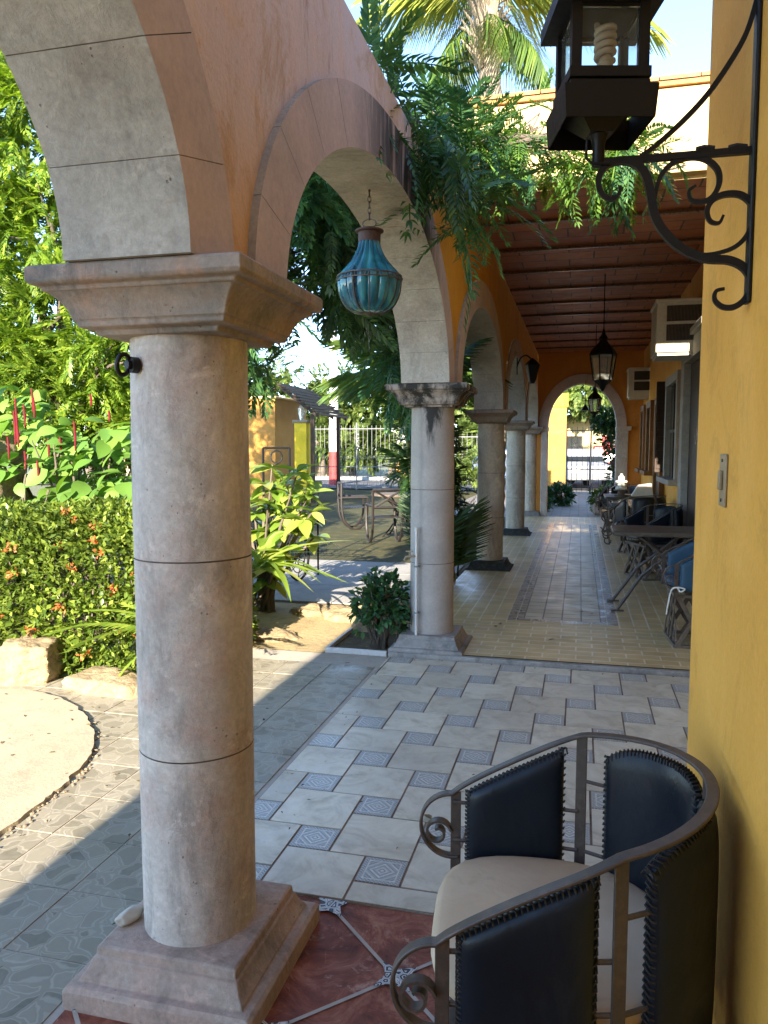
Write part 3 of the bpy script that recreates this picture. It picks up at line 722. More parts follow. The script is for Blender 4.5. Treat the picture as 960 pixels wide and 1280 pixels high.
# roof over the walk: brick panels between steel beams, parapet and coping at the front
rf = thing('walkway_roof', (.1, 6.2, 3.5), 0, 'brown brick roof on thin beams over the covered walk with cream parapet', 'roof')
m_ = MB(); m_.box((-.903,6.22,3.5),(XR-.002,17.16,3.68)); m_.build('brick_ceiling', M['ceiling_brick'], rf, world=True, smooth=0)
yb = 7.05
while yb < 16.6:
    m_ = MB(); m_.box((-.9,yb-.022,3.468),(XR-.003,yb+.022,3.476)); m_.box((-.9,yb-.007,3.476),(XR-.003,yb+.007,3.499)); m_.build('beam', M['beam'], rf, world=True, bevel=.003)
    yb += .98
m_ = MB(); m_.box((-.9,6.2,3.47),(XR+3.2,6.217,3.499)); m_.box((-.903,6.12,3.499),(XR+3.2,6.30,4.1))
m_.build('parapet', M['cream_wall'], rf, world=True, bevel=.01)
m_ = MB(); m_.box((-.903,6.09,4.102),(XR+3.2,6.33,4.135))
x = -.9
i = 0
while x < XR+3.1:
    wdt = .28
    m_.add([(x+.004,6.075,4.137+rng.uniform(0,.004)),(x+wdt-.004,6.075,4.137),(x+wdt-.004,6.40,4.24),(x+.004,6.40,4.24+rng.uniform(0,.005)),(x+.004,6.075,4.165),(x+wdt-.004,6.075,4.165),(x+wdt-.004,6.40,4.27),(x+.004,6.40,4.27)],
      [(0,3,2,1),(4,5,6,7),(0,1,5,4),(1,2,6,5),(2,3,7,6),(3,0,4,7)]); x += wdt; i += 1
m_.build('coping', M['terracotta'], rf, world=True)
# end wall with arch
ew = thing('end_wall', (.05, 17.0, 0), 0, 'dark orange end wall with a round arch opening to the yard', 'wall')
EC, EH, ER = .03, .70, .90
mb = MB()
ho = EH+.2; ro = ER+.2
xs = [-.905]+[EC-ho*math.cos(math.pi*k_/40) for k_ in range(41)]+[XR-.002]
xs = [x for x in xs if -.905 <= x <= XR]
xs = sorted(set(xs))
for x0, x1 in zip(xs, xs[1:]):
    def zz(x): return ZS+(ro*math.sqrt(max(0,1-((x-EC)/ho)**2))-.02 if abs(x-EC) < ho else 0)
    z0, z1 = zz(x0), zz(x1)
    mb.add([(x0,16.86,z0),(x1,16.86,z1),(x1,16.86,3.499),(x0,16.86,3.499),(x0,17.14,z0),(x1,17.14,z1),(x1,17.14,3.499),(x0,17.14,3.499)], [(1,0,3,2),(4,5,6,7),(0,1,5,4)])
mb.box((EC+EH+.02,16.88,0),(XR-.003,17.12,ZS-.001)); mb.box((-.905,16.88,0),(EC-EH-.0,17.12,ZS-.001))
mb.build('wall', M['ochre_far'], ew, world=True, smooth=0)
ring(ew, EC-ew.location.x, EH, ER, .2, 16.83-17, 17.17-17, lambda s, d, z: Vector((s, d, z)))
m_ = MB(); m_.box((EC+EH-.01,16.8,1.86),(EC+EH+.3,17.2,1.949)); m_.box((EC+EH,16.84,.0),(EC+EH+.24,17.16,1.86)); m_.build('pilaster', M['column'], ew, world=True, bevel=.01)
m_ = MB(); m_.box((EC-EH-.16,16.8,1.86),(EC-EH+.01,17.2,1.949)); m_.box((EC-EH-.14,16.84,.0),(EC-EH-.002,17.16,1.86)); m_.build('pilaster', M['column'], ew, world=True, bevel=.01)

# air conditioners
def aircon(loc, wdt, label):
    t = thing('air_conditioner', loc, 0, label, 'air conditioner', 'window air conditioners on the corridor wall')
    W_, D, H = .50, wdt, .54     # sticks out W_ in -x, D along y
    m_ = MB(); m_.box((-W_, -D/2, 0), (.0, D/2, H)); m_.box((-W_-.015,-D/2-.015,H-.03),(-.001,D/2+.015,H+.012)); m_.build('case', M['ac_white'], t, bevel=.012)
    m_ = MB(); m_.box((-W_+.10,-D/2-.006,.12),(-.02,-D/2-.001,.48)); gr = m_.build('grille', M['ac_dark'], t)
    m_ = MB()
    for k_ in range(26): m_.box((-W_+.105+k_*.0138,-D/2-.012,.125),(-W_+.105+k_*.0138+.004,-D/2-.0065,.475))
    m_.build('fin', M['slat'], gr, smooth=0)
    m_ = MB(); m_.box((-W_+.08,-D/2-.02,.285),(-.01,-D/2-.0125,.315)); m_.box((-W_+.08,-D/2-.0115,.10),(-.01,-D/2-.001,.118)); m_.build('bar', M['ac_white'], t)
    m_ = MB(); m_.box((-W_+.02,-D/2+.03,-.03),(-.01,D/2-.03,-.002)); m_.build('bracket', M['ac_white'], t)
    return t
aircon((XR, 8.95, 2.50), .62, 'cream boxy air conditioner high on wall, the nearer one beside the yellow wall edge')
t = aircon((XR+.12, 15.7, 2.47), .5, 'dark shaded air conditioner at the far end, above the arch side')

# light switch on near wall
t = thing('light_switch', (.32, 1.88, 1.427), 0, 'tarnished rectangular light switch plate on the near yellow wall', 'switch')
m_ = MB(); m_.box((-.006,-.038,-.06),(-.0005,.038,.06)); pl = m_.build('plate', M['plate_tan'], t, bevel=.0025)
m_ = MB(); m_.box((-.014,-.012,-.022),(-.0065,.012,.022)); m_.build('toggle', M['plate_tan'], t, bevel=.002)
for zc_ in (-.045, .045): MB().tube([(-.0085,0,zc_),(-.0062,0,zc_)], .004, 8).build('screw', M['iron_brown'], pl)

# ------------------------------------------------------------------ bracket lantern (near)
LY = 1.68; DZ = 0
bt = thing('wall_lantern', (.32, LY, 2.05), 0, 'black square wall lantern on a scrolled wrought iron bracket at top right', 'lantern')
def bp(cx, cy):  # crop coords -> local
    p = atY(680+cx/3.2, cy/3.2, LY); return Vector((p.x-.32, 0, p.z-2.05))
def curve(P, n=6): return smooth_poly([bp(*q) for q in P], n)
m_ = MB()
def bar(P, w0, w1, thk=.012, y=0., m=m_):
    C = curve(P); nn = len(C)
    rr = [1]*nn
    # tapered flat bar: width in plane
    for i in range(nn): rr[i] = .82*w0+.82*(w1-w0)*math.sin(math.pi*min(1, max(0, i/(nn-1))))
    C = [c+Vector((0,y,0)) for c in C]
    m.tube(C, [r/.012 for r in rr], flat=(.012, .012), side=[Vector((0,1,0))]*nn)
bar([(305,742),(300,775),(272,797),(235,780),(218,735),(228,690),(262,655),(320,643),(375,662),(410,710),(428,785),(445,870),(490,940),(560,1000),(650,1035),(740,1042),(800,1072),(826,1125),(812,1185),(765,1226),(715,1228),(683,1200),(688,1165),(722,1155)], .007, .020)
bar([(608,742),(580,765),(588,800),(635,808),(675,785),(700,735),(694,680),(650,640),(590,630),(520,650),(470,700),(447,770),(440,850),(450,900)], .006, .013)
bar([(600,1018),(680,1015),(760,990),(812,940),(836,870),(828,815),(785,780),(725,778),(675,800),(652,845),(665,885),(700,892),(718,860)], .006, .014)
bar([(385,628),(450,580),(560,480),(660,370),(750,240),(810,130),(850,0),(866,-90),(872,-170)], .010, .012)
m_.build('scroll_bracket', M['iron_black'], bt, smooth=60)
m_ = MB(); a = bp(200,652); b = bp(850,600); m_.tube([a, a.lerp(b,.5), b+Vector((0.0,0,0))], 1, flat=(.013,.013), side=Vector((0,1,0)))
m_.tube([bp(172,568)+Vector((0,-.012,0)), bp(168,640)+Vector((0,-.012,0)), bp(190,662)+Vector((0,-.012,0)), bp(260,662)+Vector((0,-.012,0))], .003, 6)
for q in ((640,606),(770,600)): m_.tube([bp(q[0]-30,q[1]), bp(q[0],q[1]-8), bp(q[0]+40,q[1]-4)], .009, 6)
m_.build('arm', M['iron_black'], bt)
m_ = MB(); m_.box((-.009,-.018,-.265),(-.0005,.018,.62)); m_.build('back_plate', M['iron_black'], bt, bevel=.003)
# lantern body
LX = atY(748, 190, LY).x-.32; 
Lr = R(14)
ML = Matrix.Translation((LX, 0, .012)) @ Matrix.Rotation(Lr, 4, 'Z') @ Matrix.Diagonal((.74, .74, .80, 1))
z0 = .045
m_ = MB(); m_.lathe([(.017,z0-.03),(.017,z0+.02),(.024,z0+.045),(.060,z0+.095)], 16, M=ML); m_.build('stem', M['iron_black'], bt)
m_ = MB(); m_.lathe([(.030,z0+.045),(.088,z0+.10),(.100,z0+.125),(.104,z0+.127),(.104,z0+.140),(.076,z0+.143),(.072,z0+.152)], sq=True, M=ML)
m_.build('pan', M['iron_black'], bt, smooth=20)
m_ = MB()
m_.lathe([(.116,z0+.048),(.122,z0+.124),(.116,z0+.126),(.112,z0+.048)], sq=True, M=ML, cap=False); m_.build('skirt', M['iron_black'], bt, smooth=20)
zb, zt = z0+.158, z0+.38
hw = .088
m_ = MB()
for sx in (-1,1):
    for sy in (-1,1): m_.box((sx*hw-.013, sy*hw-.013, zb-.01),(sx*hw+.013, sy*hw+.013, zt), M=ML)
m_.lathe([(hw+.018,zb-.012),(hw+.018,zb+.012),(hw-.02,zb+.012)], sq=True, M=ML)
for d0,d1 in ((zb+.145,zb+.20),):
    for sx,sy in ((1,0),(-1,0),(0,1),(0,-1)):
        m_.box((-hw+.014 if sx==0 else sx*hw-.006, -hw+.014 if sy==0 else sy*hw-.006, d0+.01),(hw-.014 if sx==0 else sx*hw+.006, hw-.014 if sy==0 else sy*hw+.006, zt), M=ML)
m_.lathe([(hw+.02,zt-.06),(hw+.05,zt-.055),(hw+.05,zt-.02),(hw+.02,zt),(.05,zt+.12),(.02,zt+.15)], sq=True, M=ML)
m_.build('frame', M['iron_black'], bt, smooth=20)
m_ = MB()
for sx,sy in ((1,0),(-1,0),(0,1),(0,-1)):
    m_.box((-hw+.014 if sx==0 else sx*hw-.002, -hw+.014 if sy==0 else sy*hw-.002, zb+.013),(hw-.014 if sx==0 else sx*hw+.002, hw-.014 if sy==0 else sy*hw+.002, zb+.154), M=ML)
m_.build('pane', M['pane'], bt, smooth=0)
m_ = MB(); m_.lathe([(.018,zb+.013),(.022,zb+.02),(.022,zb+.06),(.016,zb+.065)], 16, M=ML@Matrix.Translation((.012,0,0))); 
sock = m_.build('bulb_socket', M['bulb'], bt)
m_ = MB(); C = []
for a_ in range(0, 121):
    an = a_/120*2*math.pi*4.5; C.append((.012+.0225*math.cos(an), .0225*math.sin(an), zb+.07+a_/120*.085))
m_.tube(C, .0085, 8, M=ML); m_.lathe([(.016,zb+.062),(.012,zb+.15)], 12, M=ML@Matrix.Translation((.012,0,0))); m_.build('bulb', M['bulb'], bt, smooth=60)

# ------------------------------------------------------------------ hanging blue glass lantern
t = thing('glass_lantern', (-1.05, 3.83, 2.18), 0, 'ribbed teal blown glass lantern hanging on a chain in the second arch', 'lantern')
prof = [(.018,0),(.075,.006),(.115,.03),(.142,.075),(.154,.12),(.157,.165),(.150,.19),(.118,.228),(.088,.265),(.066,.305),(.056,.335),(.053,.362)]
m_ = MB(); n = 96; sp_ = []
P2 = smooth_poly([Vector((r, 0, z)) for r, z in prof], 3)
for p in P2:
    for j in range(n):
        an = 2*math.pi*j/n; k_ = 1+.10*abs(math.cos(an*8))**.6-.06; sp_.append((p.x*k_*math.cos(an), p.x*k_*math.sin(an), p.z))
K = len(P2)
m_.add(sp_, [(i*n+j, i*n+(j+1)%n, (i+1)*n+(j+1)%n, (i+1)*n+j) for i in range(K-1) for j in range(n)]+[tuple(range(n))[::-1]])
m_.build('glass_body', M['teal'], t, smooth=80)
m_ = MB()
for j in range(12):
    an = 2*math.pi*(j+.5)/12
    m_.tube([((p.x+.004)*math.cos(an), (p.x+.004)*math.sin(an), p.z) for p in P2[:17]], .0025, 5)
    for sg in (-1,1):
        C = []
        for q in range(14):
            a_ = q/13*1.6*math.pi; r_ = .028*(1-q/20)
            aa = an+sg*(.13-r_*math.cos(a_)*4.2*.9/1.2+.0); z_ = .125+r_*math.sin(a_)
            rad = .150; C.append((rad*math.cos(aa), rad*math.sin(aa), z_))
        m_.tube(C, .002, 5)
m_.tube([(.163*math.cos(a/48*2*math.pi), .163*math.sin(a/48*2*math.pi), .182) for a in range(49)], .0035, 6, cap=False)
m_.tube([(.163*math.cos(a/48*2*math.pi), .163*math.sin(a/48*2*math.pi), .158) for a in range(49)], .0035, 6, cap=False)
for a in range(60):
    an = a/60*2*math.pi; m_.tube([(.160*math.cos(an),.160*math.sin(an),.158),(.168*math.cos(an+.04),.168*math.sin(an+.04),.17),(.160*math.cos(an+.02),.160*math.sin(an+.02),.183)], .0022, 4)
m_.lathe([(.004,-.014),(.014,-.010),(.02,-.004),(.04,.002)], 12); m_.build('wire_cage', M['iron_brown'], t, smooth=60)
m_ = MB(); m_.lathe([(.056,.352),(.057,.398),(.072,.404),(.072,.411),(.03,.425),(.0,.43)], 28); m_.build('cap', M['rust'], t)
m_ = MB()
zc = .43
m_.tube([(.035*math.cos(a/20*math.pi*2),0,.445+.022*math.sin(a/20*math.pi*2)) for a in range(21)], .003, 6, cap=False)
for k_ in range(5):
    rz = k_%2; C = []
    for a in range(17):
        an = a/16*2*math.pi; x_ = .008*math.cos(an); z_ = .480+k_*.028+.0185*math.sin(an)
        C.append((x_ if rz else 0, 0 if rz else x_, z_))
    m_.tube(C, .0025, 6, cap=False)
m_.tube([(0,0,.60),(0,0,.64)], .006, 8); m_.build('chain', M['iron_brown'], t)

# pendant lanterns
def pendant(loc, s, top, label):
    t = thing('pendant_lantern', loc, R(12), label, 'lantern', 'pendant lanterns over the covered walk')
    m_ = MB(); m_.lathe([(.01*s,-.10*s),(.035*s,-.06*s),(.05*s,-.02*s),(.12*s,.04*s),(.13*s,.06*s)], 6)
    m_.lathe([(.19*s,.40*s),(.20*s,.42*s),(.15*s,.50*s),(.07*s,.58*s),(.05*s,.62*s),(.07*s,.64*s),(.03*s,.70*s),(.012*s,.78*s)], 6)
    for j in range(6):
        an = 2*math.pi*j/6; m_.tube([(.13*s*math.cos(an),.13*s*math.sin(an),.05*s),(.185*s*math.cos(an),.185*s*math.sin(an),.41*s)], .010*s, 5)
    m_.build('frame', M['iron_black'], t, smooth=30)
    m_ = MB()
    for j in range(6):
        a0, a1 = 2*math.pi*j/6+.07, 2*math.pi*(j+1)/6-.07
        m_.quad((.122*s*math.cos(a0),.122*s*math.sin(a0),.06*s),(.122*s*math.cos(a1),.122*s*math.sin(a1),.06*s),(.176*s*math.cos(a1),.176*s*math.sin(a1),.40*s),(.176*s*math.cos(a0),.176*s*math.sin(a0),.40*s))
    m_.build('pane', M['pane_frost'], t, smooth=0)
    m_ = MB(); m_.tube([(0,0,.76*s),(0,0,top-loc[2])], .006, 6); m_.build('chain', M['iron_black'], t)
    return t
pendant((.24, 9.4, 2.24), .82, 3.5, 'larger black six-sided lantern hanging nearest under the brick ceiling')
pendant((.22, 13.2, 2.06), .60, 3.5, 'smaller black lantern hanging farther in, in front of the end arch')
t = thing('hanging_bell', (.03+.06, 16.7, 2.28), 0, 'small dark bell hanging from the crown of the end arch', 'bell')
m_ = MB(); m_.lathe([(.09,0),(.075,.03),(.045,.08),(.03,.11),(.01,.12)], 16); m_.build('bell_body', M['iron_black'], t)
m_ = MB(); m_.tube([(0,0,.11),(0,0,.62)], .006, 6); m_.build('cord', M['iron_black'], t)
t = thing('sconce', (-.905, 11.3, 2.8), 0, 'dark iron sconce on the arcade wall under the brick ceiling', 'lantern')
m_ = MB(); m_.tube(smooth_poly([Vector(p) for p in ((0,0,-.15),(.05,0,-.02),(.13,0,.02),(.2,0,-.03),(.22,0,-.08))]), .010, 6); m_.box((.0005,-.03,-.25),(.012,.03,.1)); m_.build('bracket', M['iron_black'], t)
m_ = MB(); m_.lathe([(.03,-.36),(.06,-.3),(.10,-.12),(.11,-.1),(.06,-.04),(.01,0)], 6, c=(.22,0,-.02)); m_.build('lamp_shade', M['iron_black'], t)

# ------------------------------------------------------------------ iron and leather tub armchairs
def make_chair(loc, rz, label, lea, lname, detail=True):
    t = thing('tub_armchair', loc, rz, label, 'armchair', 'iron and leather tub armchairs')
    af, wd = .262, .300; x0 = -.03; A_ = .305; B_ = wd
    half = []           # +y half, from front to apex
    for k_ in range(9): half.append(Vector((-af+(x0+af)*k_/9, B_, 0)))
    for k_ in range(25):
        an = math.pi/2*k_/24; half.append(Vector((x0+A_*math.sin(an), B_*math.cos(an), 0)))
    path = half+[Vector((p.x, -p.y, 0)) for p in half[-2::-1]]
    cum = [0]
    for p, q in zip(path, path[1:]): cum.append(cum[-1]+(q-p).length)
    TL = cum[-1]
    def zr(x):
        u = (x+af)/(.06+af); u = max(0, u)
        return .62+.175*min(u, 1.)**.85+.035*max(0, min(1, (u-1)/.7))
    def at(u):
        d = u*TL
        for i in range(len(cum)-1):
            if d <= cum[i+1]+1e-9:
                f = (d-cum[i])/(cum[i+1]-cum[i]); p = path[i].lerp(path[i+1], f); tg = (path[i+1]-path[i]).normalized(); return p, Vector((tg.y, -tg.x, 0))*-1, tg
        return path[-1], Vector((0,-1,0)), Vector((-1,0,0))
    # rail
    C = []; side = []
    for k_ in range(81):
        p, nr, tg = at(k_/80); C.append(Vector((p.x, p.y, zr(p.x)))); side.append(nr)
    def curl(sgn):
        out = []; r_ = .083
        for k_ in range(1, 24):
            a_ = k_/23*math.pi*1.08
            sl = .62
            out.append(Vector((-af-.0-r_*.95*math.sin(a_), sgn*B_, sl-r_+r_*math.cos(a_))))
        return out
    c1 = curl(1); c2 = curl(-1)
    C = c1[::-1]+C+c2; side = [Vector((0,1,0))]*len(c1)+side+[Vector((0,-1,0))]*len(c2)
    m_ = MB(); m_.tube(C, 1, flat=(.025, .008), side=side); m_.build('arm_rail', M['iron_brown'], t, smooth=50, bevel=.0025 if detail else 0)
    for sgn in (1, -1):
        m_ = MB(); S_ = []
        for k_ in range(26):
            a_ = k_/25*2.6*math.pi; r_ = .036*(1-k_/36)
            S_.append(Vector((-af-.032+r_*math.cos(a_+.2)-.004, sgn*B_, .62-.115+r_*math.sin(a_+.2)+.01)))
        m_.tube(S_, 1, flat=(.024, .006), side=Vector((0,1,0)))
        m_.build('scroll', M['iron_brown'], t, smooth=50)
    # posts
    ups = []
    us = []
    for tgt in ((-af+.012, 1), (.06, 1), (.06, -1), (-af+.012, -1)):
        best = min((abs(at(k_/400)[0].x-tgt[0])+(0 if at(k_/400)[0].y*tgt[1] > 0 else 9), k_/400) for k_ in range(401)); us.append(best[1])
    for u in us+[.5]:
        p, nr, tg = at(u); m_ = MB(); zt_ = zr(p.x)-.004
        q = p-nr*.002
        m_.tube([Vector((q.x, q.y, .38)), Vector((q.x, q.y, zt_))], 1, flat=(.026, .007), side=tg); m_.build('post', M['iron_brown'], t, bevel=.0015 if detail else 0)
    # leather panels
    segs = [(us[0]+.020, us[1]-.030, 0), (us[1]+.045, .5-.012, 1), (.5+.012, us[2]-.045, 1), (us[2]+.030, us[3]-.020, 0)]
    for (u0, u1, back) in segs:
        if u0 > u1: u0, u1 = u1, u0
        nu, nv = 26, 22; V = []
        zb_ = .43 if not back else .30
        for face in (1, -1):
            for i in range(nu+1):
                for j in range(nv+1):
                    a, b = i/nu, j/nv
                    u = u0+(u1-u0)*a; p, nr, tg = at(u)
                    ztp = zr(p.x)-(.020+(.002 if back else .0)) - (.030*(2*a-1)**4 if back else 0.)
                    z = zb_+(ztp-zb_)*b
                    ea = 1-abs(2*a-1)**5; eb = 1-abs(2*b-1)**6
                    puff = (.007+.019*(ea*eb)**.6)
                    inn = -nr*(.010)
                    p3 = Vector((p.x, p.y, z))+inn+nr*face*puff
                    V.append(p3)
        W_ = nv+1; o_ = (nu+1)*W_; F = []
        for i in range(nu):
            for j in range(nv):
                a = i*W_+j; F.append((a, a+W_, a+W_+1, a+1)); F.append((o_+a+1, o_+a+W_+1, o_+a+W_, o_+a))
        for i in range(nu):
            a = i*W_; F.append((a, o_+a, o_+a+W_, a+W_)); a = i*W_+nv; F.append((a+W_, o_+a+W_, o_+a, a))
        for j in range(nv):
            a = j; F.append((a+1, o_+a+1, o_+a, a)); a = nu*W_+j; F.append((a, o_+a, o_+a+1, a+1))
        m_ = MB(); m_.add(V, F); pn = m_.build('back_panel' if back else 'side_panel', lea, t, smooth=60)
        if detail:
            m_ = MB()
            def stitch(a, b, da, db):
                for w__ in (0,):
                    u = u0+(u1-u0)*a; p, nr, tg = at(u)
                    ztp = zr(p.x)-(.020+(.002 if back else .0)) - (.030*(2*a-1)**4 if back else 0.)
                    z = zb_+(ztp-zb_)*b
                    c_ = Vector((p.x, p.y, z))-nr*.010
                    dirp = tg*da+Vector((0,0,db))
                    al = tg*db*.006 if da == 0 else Vector((0,0,.006))
                    if da == 0: al = tg*.006
                    jj = rng.uniform(.8, 1.2); m_.tube([c_-dirp*.007*jj+nr*.0125-al*.5, c_+dirp*.002+nr*.0085, c_+dirp*.0035+al, c_+dirp*.002-nr*.0085+al, c_-dirp*.007*jj-nr*.0125+al*1.5], .0022, 5)
            nh = int((u1-u0)*TL/.010); nvv = int((.62-zb_)/.010)
            for k_ in range(nh+1): stitch(min(1, k_/nh), 1, 0, 1)
            for k_ in range(nvv+1): stitch(0, k_/nvv, -1, 0); stitch(1, k_/nvv, 1, 0)
            m_.build('lacing', M['lace'], pn, smooth=50)
        # lugs from posts
        for uu, dr in ((u0, -1), (u1, 1)):
            if abs(uu-.5) < .05: continue
            for zz_ in (.50, .60 if not back else .68):
                p, nr, tg = at(uu); p = p-nr*.008; m_ = MB()
                m_.tube([Vector((p.x,p.y,zz_))-tg*dr*.012, Vector((p.x,p.y,zz_))+tg*dr*(.05 if back else .035)], .005, 6)
                m_.build('lug', M['iron_brown'], t)
    # seat
    nr_, na = 10, 44; V = [(0.0, 0, .500)]; F = []
    def seat_r(an):
        c_, s_2 = math.cos(an), math.sin(an); a_, b_ = .258, .268; n_ = 3.6 if c_ < 0 else 2.4
        return (abs(c_/a_)**n_+abs(s_2/b_)**n_)**(-1/n_)
    rings = [(k_/nr_*.93, .500-.012*(k_/nr_)**3+.0) for k_ in range(1, nr_+1)]+[(.98,.482),(1.,.468),(.985,.452),(.90,.446)]
    for r_, z_ in rings:
        for j in range(na):
            an = 2*math.pi*j/na; rr_ = seat_r(an)*r_; V.append((rr_*math.cos(an)-.03, rr_*math.sin(an), z_+.003*math.sin(9*rr_+3*an)))
    for j in range(na): F.append((0, 1+j, 1+(j+1)%na))
    for i in range(len(rings)-1):
        for j in range(na): F.append((1+i*na+j, 1+(i+1)*na+j, 1+(i+1)*na+(j+1)%na, 1+i*na+(j+1)%na))
    F.append(tuple(1+(len(rings)-1)*na+j for j in range(na)))
    m_ = MB(); m_.add(V, F); m_.build('seat', lname, t, smooth=60)
    # slatted base
    b_ = .235
    for z_ in (.012, .385):
        m_ = MB()
        for q0, q1 in (((-b_,-b_),(b_,-b_)),((b_,-b_),(b_,b_)),((b_,b_),(-b_,b_)),((-b_,b_),(-b_,-b_))):
            m_.tube([(q0[0],q0[1],z_),(q1[0],q1[1],z_)], 1, flat=(.022,.022), side=Vector((0,0,1)))
        m_.build('base_frame', M['slat'], t, bevel=.003 if detail else 0)
    m_ = MB()
    for q0, q1 in (((-b_,-b_),(b_,-b_)),((b_,-b_),(b_,b_)),((b_,b_),(-b_,b_)),((-b_,b_),(-b_,-b_))):
        q0, q1 = Vector((*q0,0)), Vector((*q1,0)); n_ = Vector(((q1-q0).y, -(q1-q0).x, 0)).normalized()
        for (f0, f1, off) in ((0.03,.45,.004),(.45,.03,-.010),(.30,.72,.004),(.72,.30,-.010),(.55,.97,.004),(.97,.55,-.010)):
            a = q0.lerp(q1, f0)+n_*off; b = q0.lerp(q1, f1)+n_*off
            m_.tube([a+Vector((0,0,.02)), b+Vector((0,0,.375))], 1, flat=(.032,.008), side=(q1-q0).normalized())
    m_.build('slats', M['slat'], t)
    return t
chair = make_chair((-.005, 1.615, 0), .115, 'large near tub armchair with navy leather panels and cream seat at bottom right', M['leather_navy'], M['leather_cream'])
def recopy(src, loc, rz, label):
    c = copy_tree(src); c.location = loc; c.rotation_euler = (0, 0, rz); c['label'] = label; return c
ch2 = make_chair((.93, 6.15, Z1), .05, 'bluish leather tub armchair half hidden by the yellow wall, nearest one on the walk', M['leather_blue'], M['leather_blue'], False)
c3 = recopy(ch2, (.84, 9.15, Z1), .4, 'tub armchair with slatted base just behind the near round-cornered table')
c4 = recopy(ch2, (.86, 11.1, Z1), R(-60), 'dark blue tub armchair in front of the far scroll-legged table')
c5 = recopy(ch2, (.72, 14.0, Z1), R(60), 'tub armchair in shade behind the far scroll-legged table')
for c_ in (c3, c4, c5):
    for q in kids(c_):
        if q.name.split('.')[0] in ('side_panel', 'back_panel', 'seat'):
            q.material_slots[0].link = 'OBJECT'; q.material_slots[0].material = M['leather_navy']
# white string bow on the near walkway chair
t = tag(MB().tube(smooth_poly([Vector(p) for p in ((0,0,0),(.02,-.01,-.03),(.05,-.01,-.01),(.0,-.01,0),(-.04,-.01,-.02),(-.06,-.01,-.12),(-.07,-.01,-.2))]), .006, 6).build('ribbon', M['white_fabric']), 'white string tied to the blue armchair on the walk', 'ribbon')
t.location = (.70, 5.82, .50)

# tables
def rounded_top(x0, x1, y0, y1, z0, z1, r, m):
    P = []
    for cx, cy, a0 in ((x1-r,y1-r,0),(x0+r,y1-r,90),(x0+r,y0+r,180),(x1-r,y0+r,270)):
        for k_ in range(7): a_ = R(a0+90*k_/6); P.append((cx+r*math.cos(a_), cy+r*math.sin(a_)))
    n = len(P); m.add([(x,y,z0) for x,y in P]+[(x,y,z1) for x,y in P], [tuple(range(n))[::-1], tuple(n+i for i in range(n))]+[(i,(i+1)%n,n+(i+1)%n,n+i) for i in range(n)])
t = thing('side_table', (.75, 7.4, Z1), 0, 'dark wooden table with rounded corners on splayed iron legs, nearer of two', 'table')
m_ = MB(); rounded_top(-.45,.46,-.33,.33,.685,.725,.07,m_); m_.build('tabletop', M['table_top'], t, bevel=.008)
for (ax, ay, bx, by) in ((-.40,-.28,.06,-.22),(-.42,.18,.06,.2),(.40,-.28,-.06,-.2),(.40,.18,-.06,.22)):
    m_ = MB(); m_.tube([(ax,ay,.012),(ax*.55+bx*.45,ay*.55+by*.45,.33),(bx+(bx-ax)*.35,by,.685)], .014, 8)
    m_.tube([(ax-.05,ay,.010),(ax+.06,ay,.010)], 1, flat=(.03,.012), side=Vector((0,1,0))); m_.build('leg', M['iron_brown'], t)
m_ = MB(); m_.tube([(0,-.24,.37),(0,.24,.37)], .016, 8); m_.build('stretcher', M['iron_brown'], t)
t = thing('scroll_table', (.80, 12.45, Z1), 0, 'dark table on curled wrought iron legs, the farther of the two on the walk', 'table')
m_ = MB(); rounded_top(-.42,.42,-.45,.45,.70,.73,.05,m_); m_.build('tabletop', M['table_top'], t, bevel=.006)
for sx in (-1, 1):
    for sy in (-1, 1):
        m_ = MB(); C = []
        for (cx, cz, r0, a0, a1) in ((0,.60,.075,90,-190),(0,.42,.09,90,300),(.0,.22,.10,90,-160),(.02,.06,.055,120,380)):
            C2 = [Vector((sx*(.38+(cx+r0*(1-.25*q/14)*math.cos(R(a0+(a1-a0)*q/14)))*-1), sy*.38, cz+r0*(1-.25*q/14)*math.sin(R(a0+(a1-a0)*q/14)))) for q in range(15)]
            m_.tube(C2, .009, 6)
        m_.tube([(sx*.34,sy*.38,.70),(sx*.36,sy*.38,.35),(sx*.34,sy*.38,0.0)], .010, 6); m_.build('leg', M['iron_brown'], t)
t = thing('candle_stand', (.62, 12.2, Z1+.73), 0, 'white stacked candle figure on a small wooden stand upon the far table', 'candle')
m_ = MB(); m_.lathe([(.10,0),(.10,.02),(.05,.03),(.05,.085),(.11,.09),(.11,.105)], 12); m_.build('stand', M['slat'], t)
m_ = MB(); m_.lathe([(.06,.106),(.085,.11),(.085,.15),(.055,.155),(.055,.21),(.09,.215),(.09,.24),(.05,.245),(.045,.30),(.02,.32),(.02,.345)], 16); m_.build('candle_body', M['white_fabric'], t)
t = tag(MB().add([(-.16,-.1,0),(.16,-.1,0),(.16,.1,0),(-.16,.1,0),(-.06,-.09,.17),(.13,-.09,.20),(.13,.09,.20),(-.06,.09,.17)], [(0,3,2,1),(4,5,6,7),(0,1,5,4),(1,2,6,5),(2,3,7,6),(3,0,4,7)]).build('napkin', M['white_fabric'], bevel=.01), 'folded white napkin standing beside the candle on the far table', 'napkin')
t.location = (.93, 12.3, Z1+.732)

exec_foliage = True
